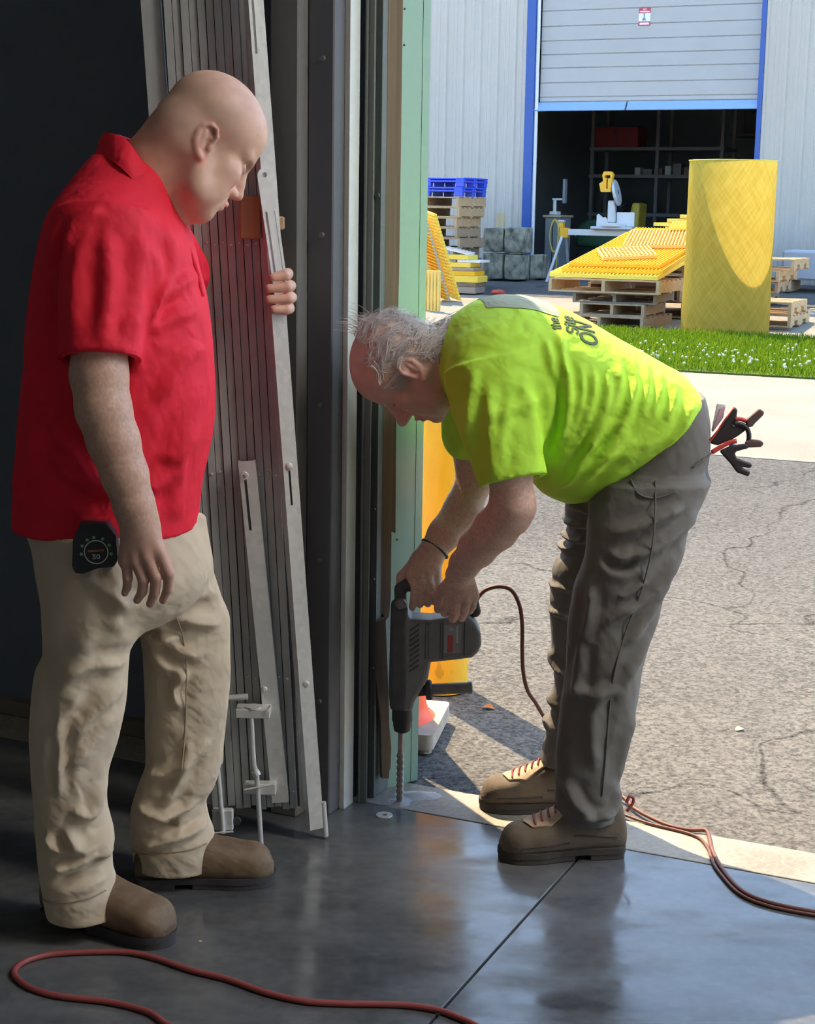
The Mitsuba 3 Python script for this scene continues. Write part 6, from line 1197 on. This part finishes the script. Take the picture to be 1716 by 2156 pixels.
grating(tilt(-4.30, 17.05, 0.968, 8.2, 0), 1.15, 2.9, 0.045, 0.04, 'mat_grating_yellow', 'orange yellow grating lying third, under the pale gratings', 'stacked yellow gratings')
grating(tilt(-4.33, 16.22, 0.900, 8.2, 24), 0.66, 0.72, 0.045, 0.046, 'mat_grating_pale', 'small pale square grating lying askew on the front of the orange gratings', 'stacked yellow gratings')
grating(tilt(-4.12, 17.42, 1.070, 8.2, 12), 1.1, 1.35, 0.045, 0.042, 'mat_grating_pale', 'pale buff grating with fine mesh in the middle of the orange gratings', 'stacked yellow gratings')
grating(tilt(-3.95, 18.25, 1.245, 8.2, 10), 0.72, 0.5, 0.040, 0.04, 'mat_grating_lemon', 'small bright yellow grating at the back of the pale grating', 'stacked yellow gratings')
for i in range(4):
    grating(tilt(-4.15 + [0.02, -0.05, 0.03, 0.1][i], 19.5, 1.178 + 0.058 * i, 0, [4, -6, 2, 8][i]), [1.05, 1.15, 1.0, 0.85][i], 0.9, 0.05, 0.05, 'mat_grating_lemon', 'bright yellow grating in the high rear pile, ' + ['bottom', 'second', 'third', 'top'][i] + ' of four', 'rear pile of yellow gratings')
for i in range(6): pallet(-4.1, 19.5, ramp(20.0) + 0.003 + 0.148 * i, [0, 2, -2, 1, -1, 2][i], 1.1, 0.95, 0.146, PW[1], 'wooden pallet under the high rear pile of gratings, ' + ['bottom', 'second', 'third', 'fourth', 'fifth', 'top'][i], 'pallets under the rear pile')
mat('log_bark', pri(lambda p, n, uv: mix((0.33, 0.23, 0.15), (0.50, 0.38, 0.28), fbm(p.x * 20, p.y * 20, p.z * 30, 3)), 0.85))
lg = thing('cardboard_roll', 'brown roll lying on the high rear pile of yellow gratings', 'roll'); put(cyl(bw(-4.0, 19.35, 1.488), bw(-3.2, 19.25, 1.488), 0.055, 20), 'mat_log_bark', lg, 'roll_body', smooth=40); put(bb(-3.95, -3.6, 19.17, 19.47, 1.405, 1.431, 0.003), 'mat_table_wood', lg, 'backing_board')

# leaning gratings at the left, small stack of offcuts, loose panel
def leanpanel(u, n, L, H, T_, bars, m, mr, label, dirx=(0.86, -0.42, -0.22), up=(-0.34, 0.05, 0.94)):
    k = thing('grating_panel', label, 'grating', 'gratings leaning on the tall stack'); x, y = V(*dirx), V(*up); x /= np.linalg.norm(x); y /= np.linalg.norm(y); zc = np.cross(x, y); zc /= np.linalg.norm(zc)
    M = np.eye(4); M[:3, 0], M[:3, 1], M[:3, 2], M[:3, 3] = x, y, zc, (u, n, 0.0)
    v0 = trimesh.transform_points(np.array([[a, b, c] for a in (0, L) for b in (0, H) for c in (0, T_)]), M)[:, 2].min(); M[2, 3] = ramp(n) + 0.004 - v0; M = BF @ M
    put(cat([box(0, L, b - 0.012, b + 0.012, 0, T_) for b in np.linspace(0.015, H - 0.015, bars)]).apply_transform(M), m, k, 'bars', kind='stuff')
    for a in (0.012, L - 0.012): put(box(a - 0.012, a + 0.012, 0, H, 0.004, T_ - 0.004, M), mr, k, 'side_bar')
    put(cat([box(a - 0.006, a + 0.006, 0, H, T_ * 0.4, T_ * 0.7) for a in np.linspace(0.1, L - 0.1, 3)]).apply_transform(M), m, k, 'cross_rods', kind='stuff')
leanpanel(-7.58, 17.95, 0.44, 1.28, 0.05, 26, 'mat_grating_lemon', 'mat_grating_yellow', 'bright yellow grating leaning farthest right, its edge lit by the sun')
leanpanel(-7.66, 17.82, 0.40, 1.22, 0.05, 25, 'mat_grating_yellow', 'mat_frp_grey', 'leaning grating with brown grey side bars left of the bright yellow one')
leanpanel(-7.76, 17.60, 0.42, 1.36, 0.05, 27, 'mat_grating_tan', 'mat_grating_tan', 'tan grating leaning in the middle of the row with many bars')
leanpanel(-7.86, 17.36, 0.40, 1.38, 0.05, 27, 'mat_grating_yellow', 'mat_grating_yellow', 'orange yellow grating leaning second from the green post')
leanpanel(-7.92, 17.15, 0.38, 1.40, 0.05, 27, 'mat_grating_tan', 'mat_grating_yellow', 'tan grating leaning nearest the green post')
lp = thing('picket_panel', 'short pale slatted panel standing upright next to the green post', 'panel'); Mp = BF @ trs(-7.22, 16.55, ramp(16.55) + 0.005, rz=-12)
for i in range(5): put({**SHARE.setdefault('slat', mikit.ply(box(-0.017, 0.017, -0.02, 0.02, 0, 0.54, bev=0.004), 'mat_grating_pale')), 'to_world': TF(Mp @ trs(0.055 * i, 0, 0))}, None, lp, 'slat')
put(cat(*[box(-0.02, 0.24, 0.02, 0.035, z_, z_ + 0.03, Mp) for z_ in (0.1, 0.4)]), 'mat_grating_pale', lp, 'rail')
zc_ = ramp(19.0) + 0.003; spec = [(0.55, 0.10, 'mat_frp_grey', 'grey'), (0.52, 0.06, 'mat_pallet_wood_2', 'dark wooden'), (0.50, 0.10, 'mat_grating_lemon', 'pale yellow'), (0.46, 0.07, 'mat_grating_yellow', 'orange yellow'), (0.38, 0.05, 'mat_frp_grey', 'brown grey'), (0.42, 0.07, 'mat_grating_lemon', 'lemon yellow'), (0.36, 0.04, 'mat_white_pipe', 'white'), (0.40, 0.07, 'mat_grating_lemon', 'yellow')]
for i, (w_, h_, m, c_) in enumerate(spec):
    k = thing('offcut_bundle', c_ + ' grating offcut in the low pile right of the leaning gratings, ' + ['bottom', 'second', 'third', 'fourth', 'fifth', 'sixth', 'seventh', 'top'][i] + ' layer', 'offcut', 'pile of grating offcuts'); uo = -7.60 + [0, 0.02, 0.06, 0.03, 0.05, -0.02, 0.16, -0.05][i]
    put(bb(uo - w_ / 2, uo + w_ / 2, 18.6, 19.0, zc_, zc_ + h_ - 0.003, 0.006), m, k); zc_ += h_
grating(BF @ trs(-7.68, 18.8, zc_ + 0.04) @ trs(rz=10, ry=12), 0.40, 0.42, 0.035, 0.05, 'mat_white_pipe', 'small white grating tilted on top of the pile of offcuts')

# mossy stone blocks
def moss(p, n, uv): return mix((0.11, 0.115, 0.09), (0.52, 0.50, 0.38), dr.clip(fbm(p.x * 14, p.y * 14, p.z * 9, 4) * 1.7 - 0.4, 0, 1))
mat('mossy', bump(lambda p, n, uv: fbm(p.x * 18, p.y * 18, p.z * 12, 3), 0.02, moss, 0.95))
for i, (uc, n_, z_, w_, h_, d_, lb_) in enumerate([(-7.905, 20.95, 0, 0.33, 0.41, 0.40, 'rough mossy block lower left of the group beside the workshop door'), (-7.55, 20.95, 0, 0.30, 0.40, 0.40, 'rough mossy block in the middle of the lower row beside the workshop door'), (-7.285, 21.25, 0, 0.20, 0.38, 0.35, 'narrow mossy block at the right end of the lower row'),
                                              (-7.905, 20.95, 0.413, 0.33, 0.38, 0.40, 'rough mossy block stacked at the upper left'), (-7.545, 20.95, 0.403, 0.34, 0.40, 0.40, 'rough mossy block stacked at the upper right against the blue trim')]):
    k = thing('stone_block', lb_, 'block', 'mossy blocks'); b = trimesh.creation.box([w_, d_, h_])
    for _ in range(4): b = b.subdivide()
    q = b.vertices; nn_ = q / np.linalg.norm(q / V(w_, d_, h_), axis=1, keepdims=True); b.vertices = q * (1 - 0.06 * np.clip(np.linalg.norm(q / V(w_, d_, h_) * 2, axis=1, keepdims=True) - 1.1, 0, 1)) + 0.03 * (meshkit.fbm(q * V(16, 16, 9) + 7 * i, 3, i)[:, None] - 0.5) * nn_ / np.linalg.norm(nn_, axis=1, keepdims=True)
    b.vertices[:, 2] -= b.vertices[:, 2].min(); put(move(b, BF @ trs(uc, n_, ramp(n_) + 0.014 + z_ * 1.045)), 'mat_mossy', k, smooth=True)
sc2 = thing('beige_tube', 'beige cardboard tube standing on the mossy blocks', 'tube'); mat('beige', pri((0.62, 0.50, 0.30), 0.7)); put(lathe([(0.055, 0), (0.068, 0.0), (0.068, 0.22), (0.055, 0.22), (0.055, 0.0)], 24, BF @ trs(-7.88, 21.0, ramp(20.95) + 0.845)), 'mat_beige', sc2, smooth=40)
mat('rag', pri((0.55, 0.10, 0.07), 0.8)); rg = thing('red_rag', 'small crumpled red rag on the ground at the foot of the bright yellow leaning grating', 'rag'); b = trimesh.creation.icosphere(3, 0.06); b.vertices = (b.vertices * V(1.6, 1, 0.55)) * (0.8 + 0.7 * meshkit.fbm(b.vertices * 30, 3)[:, None]); b.vertices[:, 2] -= b.vertices[:, 2].min(); put(move(b, BF @ trs(-7.02, 18.75, ramp(18.75) + 0.002)), 'mat_rag', rg, smooth=True)

# ---------------------------------------------------------------- the tall translucent yellow cylinder
def weave(p, n, uv):
    a = uv.x * 150; z = p.z * 42
    w = 0.5 * noise(a + z * 0.8, (a - z * 0.8) * 0.12, 0.0) + 0.5 * noise((a + z * 0.8) * 0.12, a - z * 0.8, 3.0)
    return mix((0.49, 0.375, 0.065), (0.60, 0.475, 0.105), dr.clip(w * 1.4 - 0.2 + 0.3 * (fbm(a * 0.1, z * 0.1, 0.0, 3) - 0.5), 0, 1))
scene['mat_frp_sheet'] = {'type': 'principledthin', 'base_color': mikit.proc(weave), 'roughness': 0.5, 'diff_trans': 0.95, 'spec_trans': 0.0, 'eta': 1.3}
ty = thing('fibreglass_cylinder', 'tall upright translucent yellow fibreglass cylinder standing beyond the grass', 'cylinder')
nz, na_ = 40, 120; zz_ = np.linspace(0.004, 2.03, nz); aa = np.linspace(0, 2 * np.pi, na_ + 1)
Z_, A_ = np.meshgrid(zz_, aa, indexing='ij'); R_ = 0.508 + 0.012 * np.exp(-((Z_ - 0.25) / 0.35) ** 2) + 0.006 * np.sin(3 * A_) * (Z_ / 2)
tv = np.stack([-2.885 + R_ * np.cos(A_), 15.56 + R_ * np.sin(A_), Z_ + 0.006 * np.sin(2 * A_) * (Z_ > 1)], -1).reshape(-1, 3); I_, J_ = np.meshgrid(np.arange(nz - 1), np.arange(na_), indexing='ij'); b_ = (I_ * (na_ + 1) + J_).ravel()
tf_ = np.vstack([np.stack([b_, b_ + 1, b_ + na_ + 2], 1), np.stack([b_, b_ + na_ + 2, b_ + na_ + 1], 1)])
put(trimesh.Trimesh(trimesh.transform_points(tv, BF), tf_, process=False), 'mat_frp_sheet', ty, 'shell', smooth=True, uv=np.stack([A_.ravel() / (2 * np.pi), Z_.ravel() / 2], 1))
put(tube(np.array([(BF @ V(-2.885 + 0.508 * math.cos(a), 15.56 + 0.508 * math.sin(a), 2.03, 1))[:3] for a in np.linspace(0, 2 * np.pi, 64, endpoint=False)]), 0.007, 6, closed=True), 'mat_grating_lemon', ty, 'rim', smooth=True)

# ---------------------------------------------------------------- grass with clover flowers
scene['mat_blade'] = {'type': 'principledthin', 'base_color': {'type': 'mesh_attribute', 'name': 'vertex_color'}, 'roughness': 0.6, 'diff_trans': 0.8, 'spec_trans': 0.0, 'eta': 1.3}
rg2 = np.random.default_rng(11); NG = 36000
gu = rg2.uniform(-4.98, 1.2, NG); gn_ = rg2.uniform(10.72, 14.99, NG) ; edge = np.clip((gn_ - 10.75) / 0.1, 0.5, 1)
hg = rg2.uniform(0.03, 0.085, NG) * edge; az = rg2.uniform(0, 2 * np.pi, NG); ln = rg2.uniform(0.1, 0.75, NG); wd = rg2.uniform(0.0035, 0.007, NG)
b0 = np.stack([gu, gn_, 0.02 + 0.03 * (gn_ - 10.75) / 4.6], 1); dx_ = np.stack([np.cos(az), np.sin(az), 0 * az], 1); lx = np.stack([-np.sin(az), np.cos(az), 0 * az], 1)
mid = b0 + lx * (hg * ln * 0.35)[:, None] + V(0, 0, 1) * (hg * 0.6)[:, None]; tipg = b0 + lx * (hg * ln)[:, None] + V(0, 0, 1) * hg[:, None]
gv = np.stack([b0 - dx_ * wd[:, None], b0 + dx_ * wd[:, None], mid - dx_ * wd[:, None] * 0.7, mid + dx_ * wd[:, None] * 0.7, tipg], 1).reshape(-1, 3); q5 = np.arange(NG)[:, None] * 5
gf = np.vstack([q5 + V(0, 1, 3).astype(int), q5 + V(0, 3, 2).astype(int), q5 + V(2, 3, 4).astype(int)])
cg = (V(0.07, 0.165, 0.006) + (V(0.26, 0.36, 0.03) - V(0.10, 0.20, 0.012)) * rg2.random(NG)[:, None]); gk = thing('lawn_grass', 'bright green mown grass strip between the drive and the yard', 'grass'); labels[gk]['kind'] = 'stuff'
put(trimesh.Trimesh(trimesh.transform_points(gv, BF), gf, process=False), 'mat_blade', gk, color=np.repeat(cg, 5, 0))
mat('clover_white', pri((0.72, 0.68, 0.58), 0.8)); ck3 = thing('clover_flowers', 'small white clover flowers scattered in the grass', 'flowers'); labels[ck3]['kind'] = 'stuff'; fl3 = []
for i in range(300):
    b = trimesh.creation.icosphere(1, rg2.uniform(0.008, 0.016)); n_ = 10.9 + 3.2 * rg2.beta(1.2, 2.2); b.apply_translation([rg2.uniform(-4.4, 0.6), n_, 0.055 + rg2.uniform(0, 0.03)]); fl3.append(b)
put(cat(fl3).apply_transform(BF), 'mat_clover_white', ck3)
